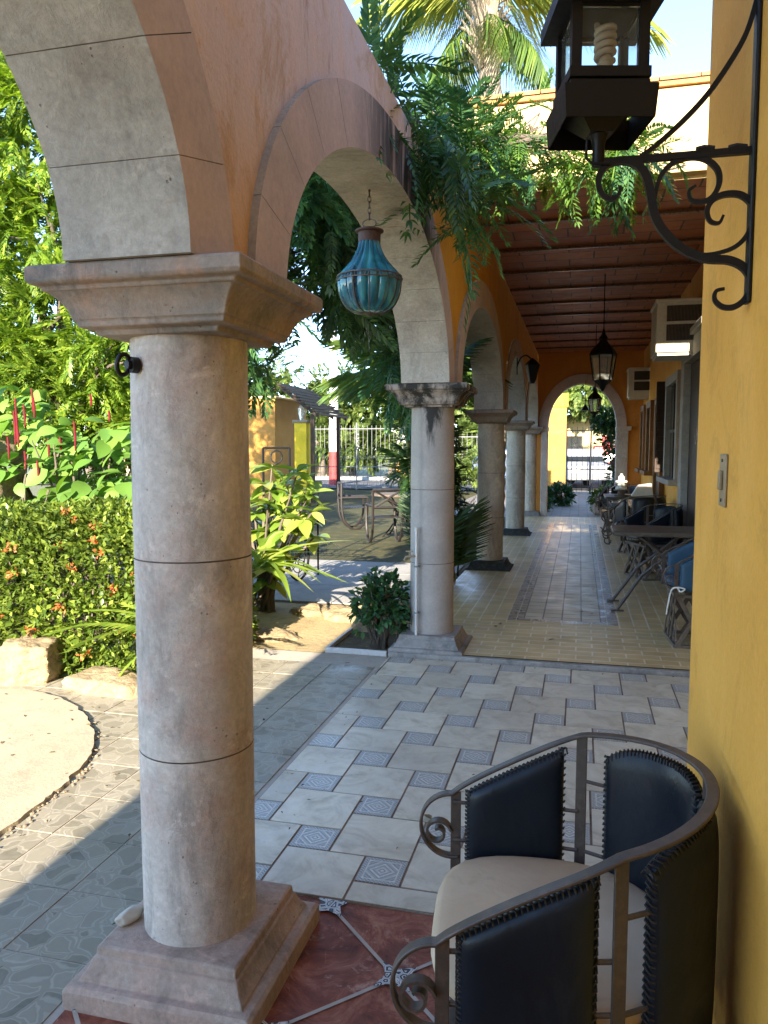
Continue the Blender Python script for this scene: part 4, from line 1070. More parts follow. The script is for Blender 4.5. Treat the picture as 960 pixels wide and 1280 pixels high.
# ------------------------------------------------------------------ foliage tools (numpy)
def tmpl_leaf(L, W, segs=3, fold=.25, droop=.15, wpos=.45):
    V = []; F = []
    for i in range(segs+1):
        t_ = i/segs; wv = W*.5*(math.sin(math.pi*min(1, t_**(.9 if wpos < .5 else 1.2)))**.85 if 0 < t_ < 1 else .02)
        x_ = L*t_; z_ = -droop*L*t_*t_
        V += [(x_, wv, z_+fold*wv), (x_, 0, z_), (x_, -wv, z_+fold*wv)]
    for i in range(segs):
        a = i*3; F += [(a, a+3, a+4, a+1), (a+1, a+4, a+5, a+2)]
    return np.array(V, float), np.array(F, int)
def tmpl_pinnate(L, n, ll, lw, droop=.35, ang=55, fine=False, term=True, lift=.0, sickle=.15, jit=.06):
    V = []; F = []
    def P(t_): return np.array([L*t_*(1-.12*droop*t_), 0, -droop*L*t_*t_])
    for i in range(6):   # rachis ribbon
        a, b = P(i/6), P((i+1)/6); w_ = .004
        k_ = len(V); V += [a+[0,w_,0], a-[0,w_,0], b-[0,w_*.7,0], b+[0,w_*.7,0]]; F.append((k_,k_+1,k_+2,k_+3))
    def leaflet(p, d, up_, l_, w_):
        k_ = len(V); sd = np.cross(up_, d)
        tip = p+d*l_-up_*l_*.18+np.array([1,0,0])*l_*sickle
        if fine:
            m1 = p+d*l_*.35; m2 = p+d*l_*.7-up_*l_*.07+np.array([1,0,0])*l_*sickle*.4
            V.extend([p, m1+sd*w_*.5+up_*w_*.15, m1, m1-sd*w_*.5+up_*w_*.15, m2+sd*w_*.38+up_*w_*.12, m2, m2-sd*w_*.38+up_*w_*.12, tip])
            F.extend([(k_,k_+1,k_+2,k_+2),(k_,k_+2,k_+3,k_+3),(k_+1,k_+4,k_+5,k_+2),(k_+2,k_+5,k_+6,k_+3),(k_+4,k_+7,k_+5,k_+5),(k_+5,k_+7,k_+6,k_+6)])
        else:
            m1 = p+d*l_*.42+up_*0
            V.extend([p, m1+sd*w_*.5, tip, m1-sd*w_*.5]); F.append((k_,k_+1,k_+2,k_+3))
    for i in range(n):
        t_ = .14+.84*i/(n-1); p = P(t_); s_l = ll*(.55+.45*math.sin(math.pi*(.15+.8*t_)))
        for sg in (-1, 1):
            a_ = R(ang)*(1-.35*t_)+rng.normal(0, jit); d = np.array([math.cos(a_), sg*math.sin(a_), -.15+rng.normal(0, jit)]); d /= np.linalg.norm(d)
            up_ = np.array([0, 0, 1.]); up_ = up_-d*d.dot(up_); up_ /= np.linalg.norm(up_)
            leaflet(p, d, up_, s_l, lw)
    if term: leaflet(P(.98), np.array([.95,0,-.3]), np.array([.3,0,.95]), ll*.7, lw)
    return np.array(V, float), np.array(F, int)
class Fol:
    def __init__(s): s.V = []; s.F = []; s.n = 0
    def put(s, T, pos, d, roll=0., scale=1., upv=(0,0,1)):
        V, F = T; d = np.asarray(d, float); d = d/(np.linalg.norm(d)+1e-9); u = np.asarray(upv, float)
        sd = np.cross(u, d); nn = np.linalg.norm(sd)
        sd = np.array([1., 0, 0]) if nn < 1e-3 else sd/nn
        u = np.cross(d, sd)
        c_, s_r = math.cos(roll), math.sin(roll); sd2 = sd*c_+u*s_r; u2 = -sd*s_r+u*c_
        M3 = np.stack([d, sd2, u2])*scale
        s.V.append(V@M3+np.asarray(pos)); s.F.append(F+s.n); s.n += len(V)
    def build(s, name, mat, parent=None, smooth=False):
        F = np.concatenate(s.F)
        return quads_obj2(name, np.concatenate(s.V), F, mat, parent, smooth)
def quads_obj2(name, V, F, mat, parent, smooth):
    # degenerate quads (last index repeated) become triangles
    if parent is not None: V = V-np.array(parent.location)
    tri = F[:, 3] == F[:, 2]
    cnt = np.where(tri, 3, 4); st = np.concatenate([[0], np.cumsum(cnt)[:-1]])
    mask = np.ones(F.shape, bool); mask[tri, 3] = False; li = F[mask]
    me = bpy.data.meshes.new(name); me.vertices.add(len(V)); me.vertices.foreach_set('co', np.ascontiguousarray(V, dtype=np.float32).ravel())
    me.loops.add(len(li)); me.loops.foreach_set('vertex_index', li.astype(np.int32))
    me.polygons.add(len(F)); me.polygons.foreach_set('loop_start', st.astype(np.int32)); me.polygons.foreach_set('loop_total', cnt.astype(np.int32))
    me.update(calc_edges=True); me.validate(); me.materials.append(mat)
    if smooth: me.polygons.foreach_set('use_smooth', [True]*len(me.polygons))
    o = link(bpy.data.objects.new(name, me))
    if parent is not None: o.parent = parent
    return o
def rdir(zmin=-1, zmax=1):
    z_ = rng.uniform(zmin, zmax); a_ = rng.uniform(0, 2*math.pi); r_ = math.sqrt(max(0,1-z_*z_)); return np.array([r_*math.cos(a_), r_*math.sin(a_), z_])
def spray(fol, T, p, d, n=7, scale=1., spread=.9, along=.25, dz=-.25):
    """leaves set spirally round a twig end"""
    d = np.asarray(d, float); d = d/np.linalg.norm(d)
    for i in range(n):
        q = rdir(); q = q-d*q.dot(d); q /= np.linalg.norm(q)+1e-9
        t_ = i/max(1, n-1); dd = d*(.35+.8*t_)+q*spread*(1.1-.6*t_)+np.array([0,0,dz])
        fol.put(T, np.asarray(p)-d*along*(1-t_), dd, rng.normal(0, .35), scale*rng.uniform(.75, 1.15))
def limb(m_, P, r0, r1, n=8):
    C = smooth_poly([Vector(p) for p in P], 5); k_ = len(C); m_.tube(C, [r0+(r1-r0)*i/(k_-1) for i in range(k_)], n)
T_far = [tmpl_pinnate(.45, 7, .16, .06, .3) for _ in range(4)]
T_neem = [tmpl_pinnate(.34, 11, .085, .024, .38, 62, True, jit=.10) for _ in range(6)]
T_sun = [tmpl_pinnate(.34, 8, .10, .038, .35, 50, jit=.15) for _ in range(5)]

# left: big bright feathery tree mass behind the garden
TW = []
def crown(fol, T, blobs, n, scale=1., nl=6, out=.55, dz=-.2):
    """sprays placed on the shells of several irregular lobes"""
    vol = np.array([b[3]*b[4]*b[5] for b in blobs])**.67; vol = vol/vol.sum()
    for k_ in range(n):
        b = blobs[rng.choice(len(blobs), p=vol)]
        d = rdir(-.75, 1); rr_ = rng.uniform(.72, 1.08)
        p = np.array([b[0]+d[0]*b[3]*rr_, b[1]+d[1]*b[4]*rr_, b[2]+d[2]*b[5]*rr_])
        TW.append((p, d*out)); spray(fol, T[rng.integers(len(T))], p, d*out+rdir()*.5, nl, scale*rng.uniform(.8, 1.2), dz=dz)
def blob_tree(name, base, blobs, n, T, lm, label, trunk=(.14,.05), scale=1., cat='tree', nl=6, group=None, limbs=True, dz=-.2, bark='bark'):
    t = thing(name, base, 0, label, cat, group); f = Fol(); crown(f, T, blobs, n, scale, nl, dz=dz); f.build('crown', lm, t)
    m_ = MB(); bz = min(b[2]-b[5]*.3 for b in blobs)
    top = Vector((base[0], base[1], max(base[2]+.3, bz)))
    limb(m_, [base, (base[0]+.05, base[1]-.04, (base[2]+top.z)/2), top], trunk[0], trunk[0]*.7)
    for b in blobs:
        e = Vector((b[0], b[1], b[2]+b[5]*.3)); mid = top.lerp(e, .5)+Vector((rng.normal(0,.12), rng.normal(0,.12), .1)); limb(m_, [top-Vector((0,0,.1)), mid, e], trunk[0]*.6, trunk[1]*.4)
        for _ in range(3):
            q = Vector(rdir(-.2,1)); limb(m_, [mid, mid.lerp(e, .6)+q*.1, Vector((b[0]+q.x*b[3]*.8, b[1]+q.y*b[4]*.8, b[2]+q.z*b[5]*.8))], trunk[1]*.5, trunk[1]*.15, 5)
    m_.v = [(x-base[0], y-base[1], z-base[2]) for x, y, z in m_.v]
    m_.build('trunk', M[bark], t, smooth=60); return t
blob_tree('feathery_tree', (-7.3, 9.6, -.03), [(-7.3,9.2,5.4,1.3,1.0,1.3),(-6.6,8.7,4.2,1.1,.9,.9),(-7.9,8.8,3.9,1.2,.9,1.0),(-6.3,8.6,3.0,.8,.8,.9),(-8.9,9.4,5.0,1.3,1,1.5),(-7.6,8.4,2.7,1.2,.9,.9),(-6.9,9.6,6.4,1.2,1,.9)], 620, T_sun, M['leaf_sun'], 'tall bright yellow-green feathery tree behind the flower bed at left', scale=1.05)
blob_tree('feathery_shrub', (-5.9, 8.0, -.03), [(-6.0,7.9,1.9,.9,.7,.75),(-5.3,8.0,2.5,.55,.6,.7),(-6.9,7.7,2.2,1.0,.7,.8),(-5.2,8.1,1.5,.5,.6,.6)], 330, T_sun, M['leaf_sun'], 'lower bright feathery shrub directly above the red tasselled plant', scale=.8, cat='shrub')

# neem tree just outside the arcade, dark from below, spilling over the wall
nm = thing('neem_tree', (-1.45, 7.6, -.03), 0, 'dark feathery neem tree outside the arcade spilling over the wall top', 'tree')
fd = Fol()
TW.clear()
lobes = [(-1.75,4.9,3.2,.55,.55,.45),(-2.0,5.6,2.9,.55,.6,.55),(-1.65,6.6,2.9,.35,.5,.4),(-2.3,5.0,2.45,.3,.35,.3),(-1.6,7.0,2.4,.2,.4,.35),(-2.35,6.6,3.5,.6,.7,.5),(-1.9,5.6,3.7,.6,.7,.4),(-1.65,7.6,2.3,.3,.4,.45),(-2.35,5.15,2.1,.22,.25,.25)]
crown(fd, T_neem, lobes, 300, 1.0, 6, dz=-.3)
# parts hanging over the wall and in front of the roof
over = [(-.98,3.7,3.2,.12,.2,.12),(-.88,4.1,3.15,.14,.25,.16),(-.62,4.35,2.85,.10,.18,.14),(-.75,4.9,3.4,.22,.3,.16),(-.55,5.4,3.5,.25,.25,.2),(-1.0,4.7,3.30,.15,.3,.06)]
fo = Fol(); T_big = [tmpl_pinnate(.38*q_, 13, .078*q_, .019, .3+.5*rng.random(), 64, True, jit=.10) for q_ in (.75,.85,1.,1.,1.1,1.2)]
tw = []
crown(fo, T_big, over, 36, .95, 5, dz=-.35)
for (p, d) in [((-.70,4.1,3.05),(.25,-.1,-1)),((-.62,4.3,2.95),(.3,.0,-1)),((-.72,4.2,3.1),(0,-.2,-1)),((.28,5.5,3.42),(.25,-.2,-.9)),((.18,5.5,3.40),(-.5,-.2,-.6)),((.38,5.5,3.42),(.6,-.2,-.6)),((.22,5.5,3.42),(-.1,-.3,-1)),((.45,5.6,3.55),(.8,0,-.1)),((.1,5.6,3.5),(-.7,0,-.2))]:
    spray(fo, T_big[rng.integers(6)], p, d, 4, .95, .6, .12, -.25)
fl = Fol()
for b in [(-.3,5.65,3.55,.35,.15,.14),(.2,5.7,3.5,.25,.12,.1),(-.75,6.0,3.75,.3,.15,.14),(-.15,6.7,4.2,.35,.3,.12),(-.9,5.4,3.55,.25,.25,.14)]:
    crown(fl, T_big, [b], 11, .9, 5, dz=-.3)
fd.build('crown', M['leaf_neem'], nm); fo.build('overhanging_crown', M['leaf_neem'], nm); fl.build('sunlit_crown', M['leaf_neem_sunlit'], nm)
m_ = MB()
def wl(P, r0, r1): limb(m_, [(p[0]-nm.location.x, p[1]-nm.location.y, p[2]-nm.location.z) for p in P], r0, r1)
wl([(-1.45,7.6,-.03),(-1.47,7.5,1.2),(-1.45,7.2,2.3),(-1.8,6.6,3.0)], .09, .06); wl([(-1.8,6.6,3.0),(-1.5,5.6,3.4),(-1.2,4.7,3.5),(-.84,4.1,3.2)], .03, .006)
wl([(-1.8,6.6,3.0),(-1.3,6.0,3.65),(-.5,5.7,3.7),(.25,5.6,3.5)], .035, .006); wl([(-1.8,6.6,3.0),(-2.1,5.6,3.2),(-2.3,5.0,2.5)], .05, .01); wl([(-1.8,6.6,3.0),(-1.9,5.4,3.6),(-1.75,4.9,3.2)], .05, .01); wl([(-1.3,6.0,3.65),(-.8,6.7,4.2),(-.2,6.8,4.25)], .016, .004)
for p, d in TW:
    b_ = np.array([-1.0, 4.9, 3.38]) if p[0] > -1.2 and p[1] < 5.2 else (np.array([-.6, 5.7, 3.66]) if p[0] > -1.2 else np.array([-1.85, 6.0, 3.2]))
    q = b_+(p-b_)*.55+rdir()*.04+np.array([0,0,.06]); a = b_+(p-b_)*.15
    m_.tube([tuple(x_-np.array(nm.location)) for x_ in (a, q, p)], [.007,.005,.003], 4)
m_.build('trunk', M['bark'], nm, smooth=60)

# palms
def frond(L, n, ll, droop, curl=.0, w_=.035, dl=.35):
    V = []; F = []
    def P(t_): return np.array([L*(t_-.18*droop*t_**2), 0, L*(.18*t_-droop*t_*t_)])
    for i in range(10):
        a, b = P(i/10), P((i+1)/10); q = .018*(1-i/11)*L
        q = min(q, .03); k_ = len(V); V += [a+[0,q,0], a-[0,q,0], b-[0,q*.8,0], b+[0,q*.8,0]]; F.append((k_,k_+1,k_+2,k_+3))
    for i in range(n):
        t_ = .16+.83*i/(n-1); p = P(t_); l_ = ll*(.45+.55*math.sin(math.pi*min(1,.12+.85*t_)))*rng.uniform(.88,1.08)
        for sg in (-1,1):
            a_ = R(62)*(1-.55*t_); d = np.array([math.cos(a_), sg*math.sin(a_), -dl*.5+rng.normal(0,.08)]); d /= np.linalg.norm(d)
            dn = np.array([0,0,-1.])
            m1 = p+d*l_*.5+dn*l_*dl*.12; e = p+d*l_*.96+dn*l_*dl*.75; s_d = np.array([1.,0,0])*w_*.5
            k_ = len(V); V += [p-s_d*.5, p+s_d*.5, m1+s_d, m1-s_d, e+s_d*.2, e-s_d*.2]; F += [(k_,k_+1,k_+2,k_+3),(k_+3,k_+2,k_+4,k_+5)]
    return np.array(V, float), np.array(F, int)
def palm(name, base, top, fr, mat, label, tr, r0, r1, group=None):
    t = thing(name, base, 0, label, 'palm', group)
    m_ = MB(); b, e = Vector(base), Vector(top); h = (e-b).length; C = []; rr_ = []
    for i in range(int(h*8)+1):
        q = i/int(h*8); p = b.lerp(e, q)-b+Vector((math.sin(q*3)*.12, 0, 0)); C.append(p); rr_.append((r0+(r1-r0)*q)*(1.05 if i % 2 else .95))
    m_.tube(C, rr_, 12); m_.build('trunk', tr, t, smooth=50)
    f = Fol(); L0 = Vector((math.sin(3)*.12, 0, 0))
    for T, d, roll, s_ in fr: f.put(T, np.array(e+L0), d, roll, s_)
    f.build('frond', mat, t); return t
FR = [frond(2.6, 44, .75, .55, w_=.05, dl=.9) for _ in range(4)]
fr = []
for k_ in range(17):
    a_ = 2*math.pi*k_/17*1.0+rng.uniform(-.15,.15); el = [.15,.55,.95][k_ % 3]+rng.uniform(-.1,.1)
    fr.append((FR[k_ % 4], (math.cos(a_), math.sin(a_), el), rng.normal(0,.15), rng.uniform(.9,1.15)))
cp = palm('coconut_palm', (-1.6,14.6,-.03), (-1.78,14.3,9.35), fr, M['leaf_palm_sun'], 'tall coconut palm rising above the roof against the blue sky', M['palm_bark'], .24, .19)
m_ = MB()
for k_ in range(70):   # old leaf bases and fibre around the crown shaft
    a_ = rng.uniform(0, 6.28); z_ = rng.uniform(-1.0,.35); r_ = .2+rng.uniform(0,.1); q = Vector((math.cos(a_), math.sin(a_), 0))
    m_.tube([q*.14+Vector((0,0,z_-.15)), q*r_+Vector((0,0,z_)), q*(r_+.22)+Vector((0,0,z_+rng.uniform(.05,.35)))], [.05,.04,.012], 5)
m_.v = [(x-.18+.017, y-.3, z+9.35) for x, y, z in m_.v]
m_.build('leaf_bases', M['palm_bark'], cp)
f = Fol()
for k_ in range(7):
    a_ = rng.uniform(0, 6.28); f.put(frond(1.7, 26, .45, .5, w_=.05, dl=1.2), (-1.77,14.3,9.15), (math.cos(a_), math.sin(a_), -.55), rng.normal(0,.2), 1)
f.build('hanging_frond', M['leaf_palm'], cp)

FS = [frond(1.0, 26, .42, .45, w_=.03, dl=.6) for _ in range(4)]
fr = []
for k_ in range(26):
    a_ = 2*math.pi*k_/13+rng.uniform(-.15,.15); fr.append((FS[k_ % 4], (math.cos(a_), math.sin(a_), [.35,.8,1.4,.2][k_ % 4]), rng.normal(0,.2), rng.uniform(1.0,1.35)))
palm('small_palm', (-1.98,10.2,-.02), (-2.15,10.1,2.3), fr, M['leaf_palm'], 'small palm arching over the lawn, seen between the two front columns', M['palm_bark'], .07, .05)
# areca clump between second and third column
t = thing('areca_palm', (-1.45,8.2,-.03), 0, 'clump of areca palm canes growing between the second and third columns', 'palm')
m_ = MB(); f = Fol()
for k_ in range(13):
    bx, by = rng.normal(0,.12), rng.normal(0,.16); h = rng.uniform(.9,2.5); lx, ly = -abs(bx*1.2)-.02+rng.normal(0,.04), by*1.5+rng.normal(0,.2)
    C = [Vector((bx,by,0)).lerp(Vector((lx,ly,h)), q/16) for q in range(17)]; m_.tube(C, [.026 if q%2 else .023 for q in range(17)], 8)
    for j in range(4):
        a_ = rng.uniform(0, 6.28); f.put(FS[j], (-1.5+lx,8.2+ly,-.03+h), (math.cos(a_)*(.35 if math.cos(a_) < 0 else .5), math.sin(a_), rng.uniform(.5,1.8)), rng.normal(0,.2), rng.uniform(.4,.7))
for k_ in range(14):
    a_ = rng.uniform(0, 6.28); f.put(FS[k_%4], (-1.40+rng.normal(0,.06),8.2+rng.normal(0,.15),.1), (math.cos(a_)*.12, math.sin(a_)*.4, 1.3), rng.normal(0,.2), rng.uniform(.6,.9))
m_.build('cane', M['cane'], t, smooth=50); f.build('frond', M['leaf_dark'], t)
t = blob_tree('leafy_vine', (-1.75,9.4,-.03), [(-1.8,9.2,2.2,.3,.5,.6),(-1.8,9.6,3.0,.4,.6,.6),(-1.7,9.0,1.2,.25,.5,.6)], 90, T_neem, M['leaf_dark'], 'dark leafy growth behind the areca clump, seen through the third arch', trunk=(.04,.02), cat='shrub')

# hedge with orange flowers
TL_h = tmpl_leaf(.050, .025, 2, .2, .1)
hd = thing('flowering_hedge', (-3.6,5.0,-.03), 0, 'clipped green hedge dotted with orange flowers at the left', 'hedge')
f = Fol(); fl2 = Fol()
def hedge_pt(inner=False):
    while True:
        x_ = rng.uniform(-5.3,-2.35); y_ = rng.uniform(4.25,6.1); z_ = rng.uniform(0,1.12)
        u = (x_+3.9)/1.5; v_ = (y_-5.15)/.92; w__ = (z_-.42)/.66
        r_ = abs(u)**3+abs(v_)**2.2+abs(w__)**2.4 if z_ > .42 else abs(u)**3+abs(v_)**2.2
        r_ += .12*math.sin(x_*5)*math.sin(z_*7+y_*3)
        if (.45 < r_ < 1.0): return np.array([x_, y_, z_]), np.array([u, v_-.3, max(w__, 0)+.1])
for k_ in range(19000):
    p, d = hedge_pt(); d = d/np.linalg.norm(d)+rdir()*.55
    for j in range(3): f.put(TL_h, p, d+rdir()*.9, rng.uniform(-1,1), rng.uniform(.7,1.25))
T_pet = tmpl_leaf(.034, .018, 2, .1, .1)
for k_ in range(420):
    p, d = hedge_pt(); d = d/np.linalg.norm(d)
    if d[1] > -.55 and not (d[2] > .75 and k_ % 4 == 0) or p[0] < -4.9: continue
    if k_ % 3: continue
    for j in range(15):
        q = p+d*.11+rdir()*np.array([.035,.035,.022]); fl2.put(T_pet, q, d+rdir()*.9, rng.uniform(-1,1), 1)
hc = f.build('foliage', M['leaf_hedge'], hd); fl2.build('flowers', M['flower_orange'], hd)
m_ = MB()
for k_ in range(60):
    bx, by = rng.uniform(-1.2,.7), rng.uniform(-.1,.6); m_.tube([(bx,by,0),(bx+rng.normal(0,.05),by+rng.normal(0,.05),.4),(bx+rng.normal(0,.1),by+rng.normal(0,.08),.72)], [.012,.008,.004], 5)
m_.build('stem', M['bark'], hd)
# chenille plant
t = thing('chenille_plant', (-4.5,6.3,-.03), 0, 'broad leaved plant with long hanging red tassels above the hedge', 'plant')
T_ch = tmpl_leaf(.20, .145, 5, .18, .35); f = Fol(); m_ = MB(); mr = MB()
for k_ in range(430):
    x_ = rng.uniform(-5.6,-3.7); y_ = rng.uniform(5.9,6.8); zt = 1.85+.20*math.sin(x_*3.3)+.1*math.sin(x_*7); z_ = rng.uniform(.75, zt)
    a_ = rng.uniform(0, 6.28); f.put(T_ch, (x_, y_, z_), (math.cos(a_)*.8, -abs(math.sin(a_))*.9, rng.uniform(-.7,.5)), rng.normal(0,.4), rng.uniform(.7,1.25))
for k_ in range(20):
    x_ = rng.uniform(-1.1,.8); m_.tube([(x_*.6,rng.normal(0,.2),0),(x_*.8,rng.normal(0,.2),.8),(x_,rng.normal(0,.2),1.6)], [.02,.015,.006], 6)
for (px, py, ln) in [(18,535,.30),(22,545,.2),(30,520,.2),(47,590,.2),(42,510,.18),(40,500,.2),(93,545,.26),(113,500,.10),(20,525,.38),(60,560,.15),(136,520,.09),(31,575,.16),(10,560,.2),(75,555,.12)]:
    p = atY(px, py, 5.88); p = p-t.location
    mr = MB(); mr.tube([p+Vector((0,0,ln*.5)), p+Vector((.008,0,0)), p+Vector((.004,0,-ln*.5))], [.008,.011,.006], 8); mr.build('tassel', M['catkin'], t, smooth=60)
m_.build('stem', M['bark'], t); f.build('leaves', M['leaf_chenille'], t, smooth=True)
# fern
t = thing('fern', (-2.65,4.35,-.03), 0, 'yellow-green fern fronds at the foot of the hedge beside the column', 'fern')
f = Fol(); TF = [tmpl_pinnate(.66, 26, .13, .026, .5, 72, sickle=.05) for _ in range(3)]
for k_, (dx, dy, dz_, s_) in enumerate([(-1,-.3,.55,.95),(-1,-.2,.9,.8),(-.8,-.5,.35,.9),(-.35,-.8,-.15,.6),(-.9,.1,.8,.9),(.6,-.4,.5,.8),(.9,0,.6,.8),(-.6,-.6,-.1,.75),(.2,-.9,.5,.6),(-1,.3,.4,.9)]):
    f.put(TF[k_%3], (-2.58+rng.normal(0,.04),4.42+rng.normal(0,.04),.30 if k_ != 3 else .16), (dx,dy,dz_), rng.normal(0,.2), s_)
f.build('frond', M['leaf_fern'], t)
m_ = MB(); m_.lathe([(.05,0),(.06,.1),(.04,.25)], 8, c=(.05,.15,0)); m_.build('crown_base', M['bark'], t)

# rocks
rock('boulder', (-3.47,4.22,.10), (.21,.20,.17), 5, M['rock'], 'squared sandstone boulder at left end of the curved cement path', sq=.75, rz=.3, amp=.08)
rock('boulder', (-2.83,4.15,.0), (.34,.17,.10), 8, M['rock'], 'low flat curved rock edging the bed below the fern', sq=.4, rz=-.15, amp=.1)
rock('boulder', (-2.45,4.25,.09), (.12,.12,.15), 12, M['rock'], 'small upright rounded rock just left of the nearest column', sq=.3, amp=.08)
rock('boulder', (-5.55,6.1,1.05), (.45,.4,.28), 21, M['rock'], 'large sandstone boulder at left edge above the hedge', sq=.6, rz=.2, amp=.1)
rock('boulder', (-5.6,6.3,1.5), (.4,.35,.2), 24, M['rock_grey'], 'dark upper boulder at left edge behind the red tassels', sq=.6, amp=.1)
rock('boulder', (-5.6,6.35,.4), (.8,.5,.55), 27, M['rock_grey'], 'big grey base boulder hidden low behind the hedge', sq=.6, amp=.1)
for i, (x, y, rx, ry, rz_, lb) in enumerate([(-2.95,5.15,.30,.14,.10,'long tan rock under the strap leaves nearest the column'),(-2.45,5.62,.34,.16,.09,'low tan rock in the middle of the sandy bed edge'),(-1.95,6.45,.26,.18,.12,'rounded tan rock on the sandy bed near the small bush'),(-2.35,6.55,.22,.15,.10,'tan rock beside the grey cross path'),(-1.6,6.15,.22,.2,.14,'tan rock close behind the small bush at the second column'),(-1.75,6.9,.3,.14,.09,'flat tan rock at the path edge behind the second column')]):
    rock('border_stone', (x,y,-.03), (rx,ry,rz_), 40+i, M['rock'], lb, 'stone', sq=.4, rz=rng.uniform(-.3,.3), amp=.12, group='stones edging the sandy bed')
# pebble joint along curved path
m_ = MB()
for p in edge[::1]:
    for _ in range(2):
        r_ = rng.uniform(.005,.011); q = rockmesh((r_,r_*1.3,r_*.6), int(rng.integers(1e6)), 0, 1); ox, oy = p.x+.02+rng.normal(0,.012), p.y-.012+rng.normal(0,.012)
        m_.add([(a+ox,b+oy,c-.0) for a,b,c in q.v], q.f)
tag(m_.build('pebble_joint', M['rock_grey'], smooth=60), 'loose pebbles and grit filling the joint along the curved path edge', 'pebbles', kind='stuff')

# yellow-green big leaved plant and strap leaves
t = thing('variegated_plant', (-2.85,6.6,-.03), 0, 'big plant with glossy yellow-green leaf rosettes right of the nearest column', 'plant')
T_v = tmpl_leaf(.27, .125, 5, .25, .30); f = Fol(); m_ = MB()
for (px, py, n_) in [(372,590,9),(385,620,10),(350,640,10),(392,672,8),(330,605,8),(352,690,8),(335,665,9),(318,640,8),(380,650,8),(345,615,8),(370,640,7),(322,690,7),(305,630,7),(335,725,7),(360,620,9),(340,585,8),(345,700,8),(325,665,8),(360,665,9),(390,640,7),(335,630,8),(352,650,8),(368,605,8)]:
    p = atY(px, py, 6.6+rng.uniform(-.25,.15))
    for j in range(n_):
        a_ = 2*math.pi*j/n_+rng.normal(0,.2); f.put(T_v, np.array(p), (math.cos(a_), math.sin(a_)*.8-.2, rng.uniform(-.5,.6)), rng.normal(0,.35), rng.uniform(.65,1.05))
    q = p-t.location; m_.tube([(rng.normal(0,.08),rng.normal(0,.08),0), (q.x*.5,q.y*.5,q.z*.6), (q.x,q.y,q.z)], [.02,.014,.008], 6)
m_.build('stem', M['bark'], t, smooth=60); f.build('leaves', M['leaf_varieg'], t, smooth=True)
t = thing('strap_leaf_plant', (-2.62,6.15,-.03), 0, 'low plant of long drooping strap leaves under the yellow-green plant', 'plant')
T_s = tmpl_leaf(.72, .095, 8, .2, .95); f = Fol()
for k_ in range(30):
    a_ = rng.uniform(0, 6.28); f.put(T_s, (-2.68+rng.normal(0,.08),6.15+rng.normal(0,.08),.42), (math.cos(a_)*.55, math.sin(a_)*.8-.3, rng.uniform(.4,1.0)), rng.normal(0,.2), rng.uniform(.65,.95))
f.build('leaves', M['leaf_varieg'], t, smooth=True)
# bush by second column and its planting bed
t = thing('small_bush', (-1.52,5.6,-.03), 0, 'small dark green bush with a few red buds against the second column', 'bush')
TB = tmpl_leaf(.055, .030, 3, .25, .15); f = Fol(); fr2 = Fol(); m_ = MB()
for k_ in range(230):
    d = rdir(-.6,1); p = np.array([-1.42,5.50,.30])+d*np.array([.21,.16,.29])*rng.uniform(.4,1.05)
    for j in range(6): f.put(TB, p+rdir()*.02, d+rdir()*.8, rng.uniform(-1,1), rng.uniform(.7,1.2))
    if k_ % 6 == 0: m_.tube([(rng.normal(0,.03)+.08,-.08+rng.normal(0,.03),0),(p[0]+1.52,p[1]-5.6,p[2]+.03)], [.008,.003], 5)
for k_ in range(2):
    d = rdir(.0,.6); p = np.array([-1.35,5.42,.36])+d*np.array([.26,.17,.27])
    for j in range(10): fr2.put(T_pet, p+rdir()*.012, rdir(), 0, .7)
f.build('leaves', M['leaf_neem'], t); fr2.build('buds', M['catkin'], t); m_.build('stem', M['bark'], t)
t = tag(MB().box((-1.80,5.30,-.02),(-1.33,5.325,.03)).box((-1.80,5.325,-.02),(-1.775,5.95,.03)).build('bed_edging', M['white_pvc'], bevel=.004), 'thin white edging strip round the small bed at the second column', 'edging')
mb = MB(); mb.rect(-1.775, 5.327, -1.33, 5.95, .0); struct(mb.build('planting_bed', M['soil'], smooth=0))
# fallen leaves
TB2 = tmpl_leaf(.06, .03, 3, .3, .1)
f = Fol()
for (x, y, z) in [(-.63,6.2,Z1),(-.60,6.3,Z1),(-.55,2.93,.0),(-.15,5.9,Z1),(.13,6.9,Z1),(.05,6.95,Z1)]:
    f.put(TB2, (x,y,z+.012), (rng.normal(),rng.normal(),0), rng.normal(0,.2), 1)
TL3 = tmpl_leaf(.028, .011, 2, .3, .2)
for _ in range(150):
    x, y = rng.uniform(-3.4,-1.36), rng.uniform(1.2,5.2); f.put(TL3, (x,y,.018 if x < -2.2 else .004), (rng.normal(),rng.normal(),.05), rng.normal(0,.3), rng.uniform(.5,1.3))
for _ in range(45):
    x, y = rng.uniform(-1.25,1.0), rng.uniform(2.4,5.2); f.put(TL3, (x if rng.random() < .5 else -1.28+abs(rng.normal(0,.1)),y,.004), (rng.normal(),rng.normal(),.05), rng.normal(0,.3), rng.uniform(.3,.8))
for _ in range(60):
    x, y = rng.uniform(-1.25,-.9), 5.27+rng.normal(0,.03); f.put(TL3, (rng.uniform(-1.3,1.0),y,.005), (rng.normal(),rng.normal(),.05), rng.normal(0,.3), rng.uniform(.3,.8))
tag(f.build('fallen_leaves', M['leaf_litter'], None), 'small dry fallen leaves scattered over the paving and tiled floors', 'leaves', kind='stuff')

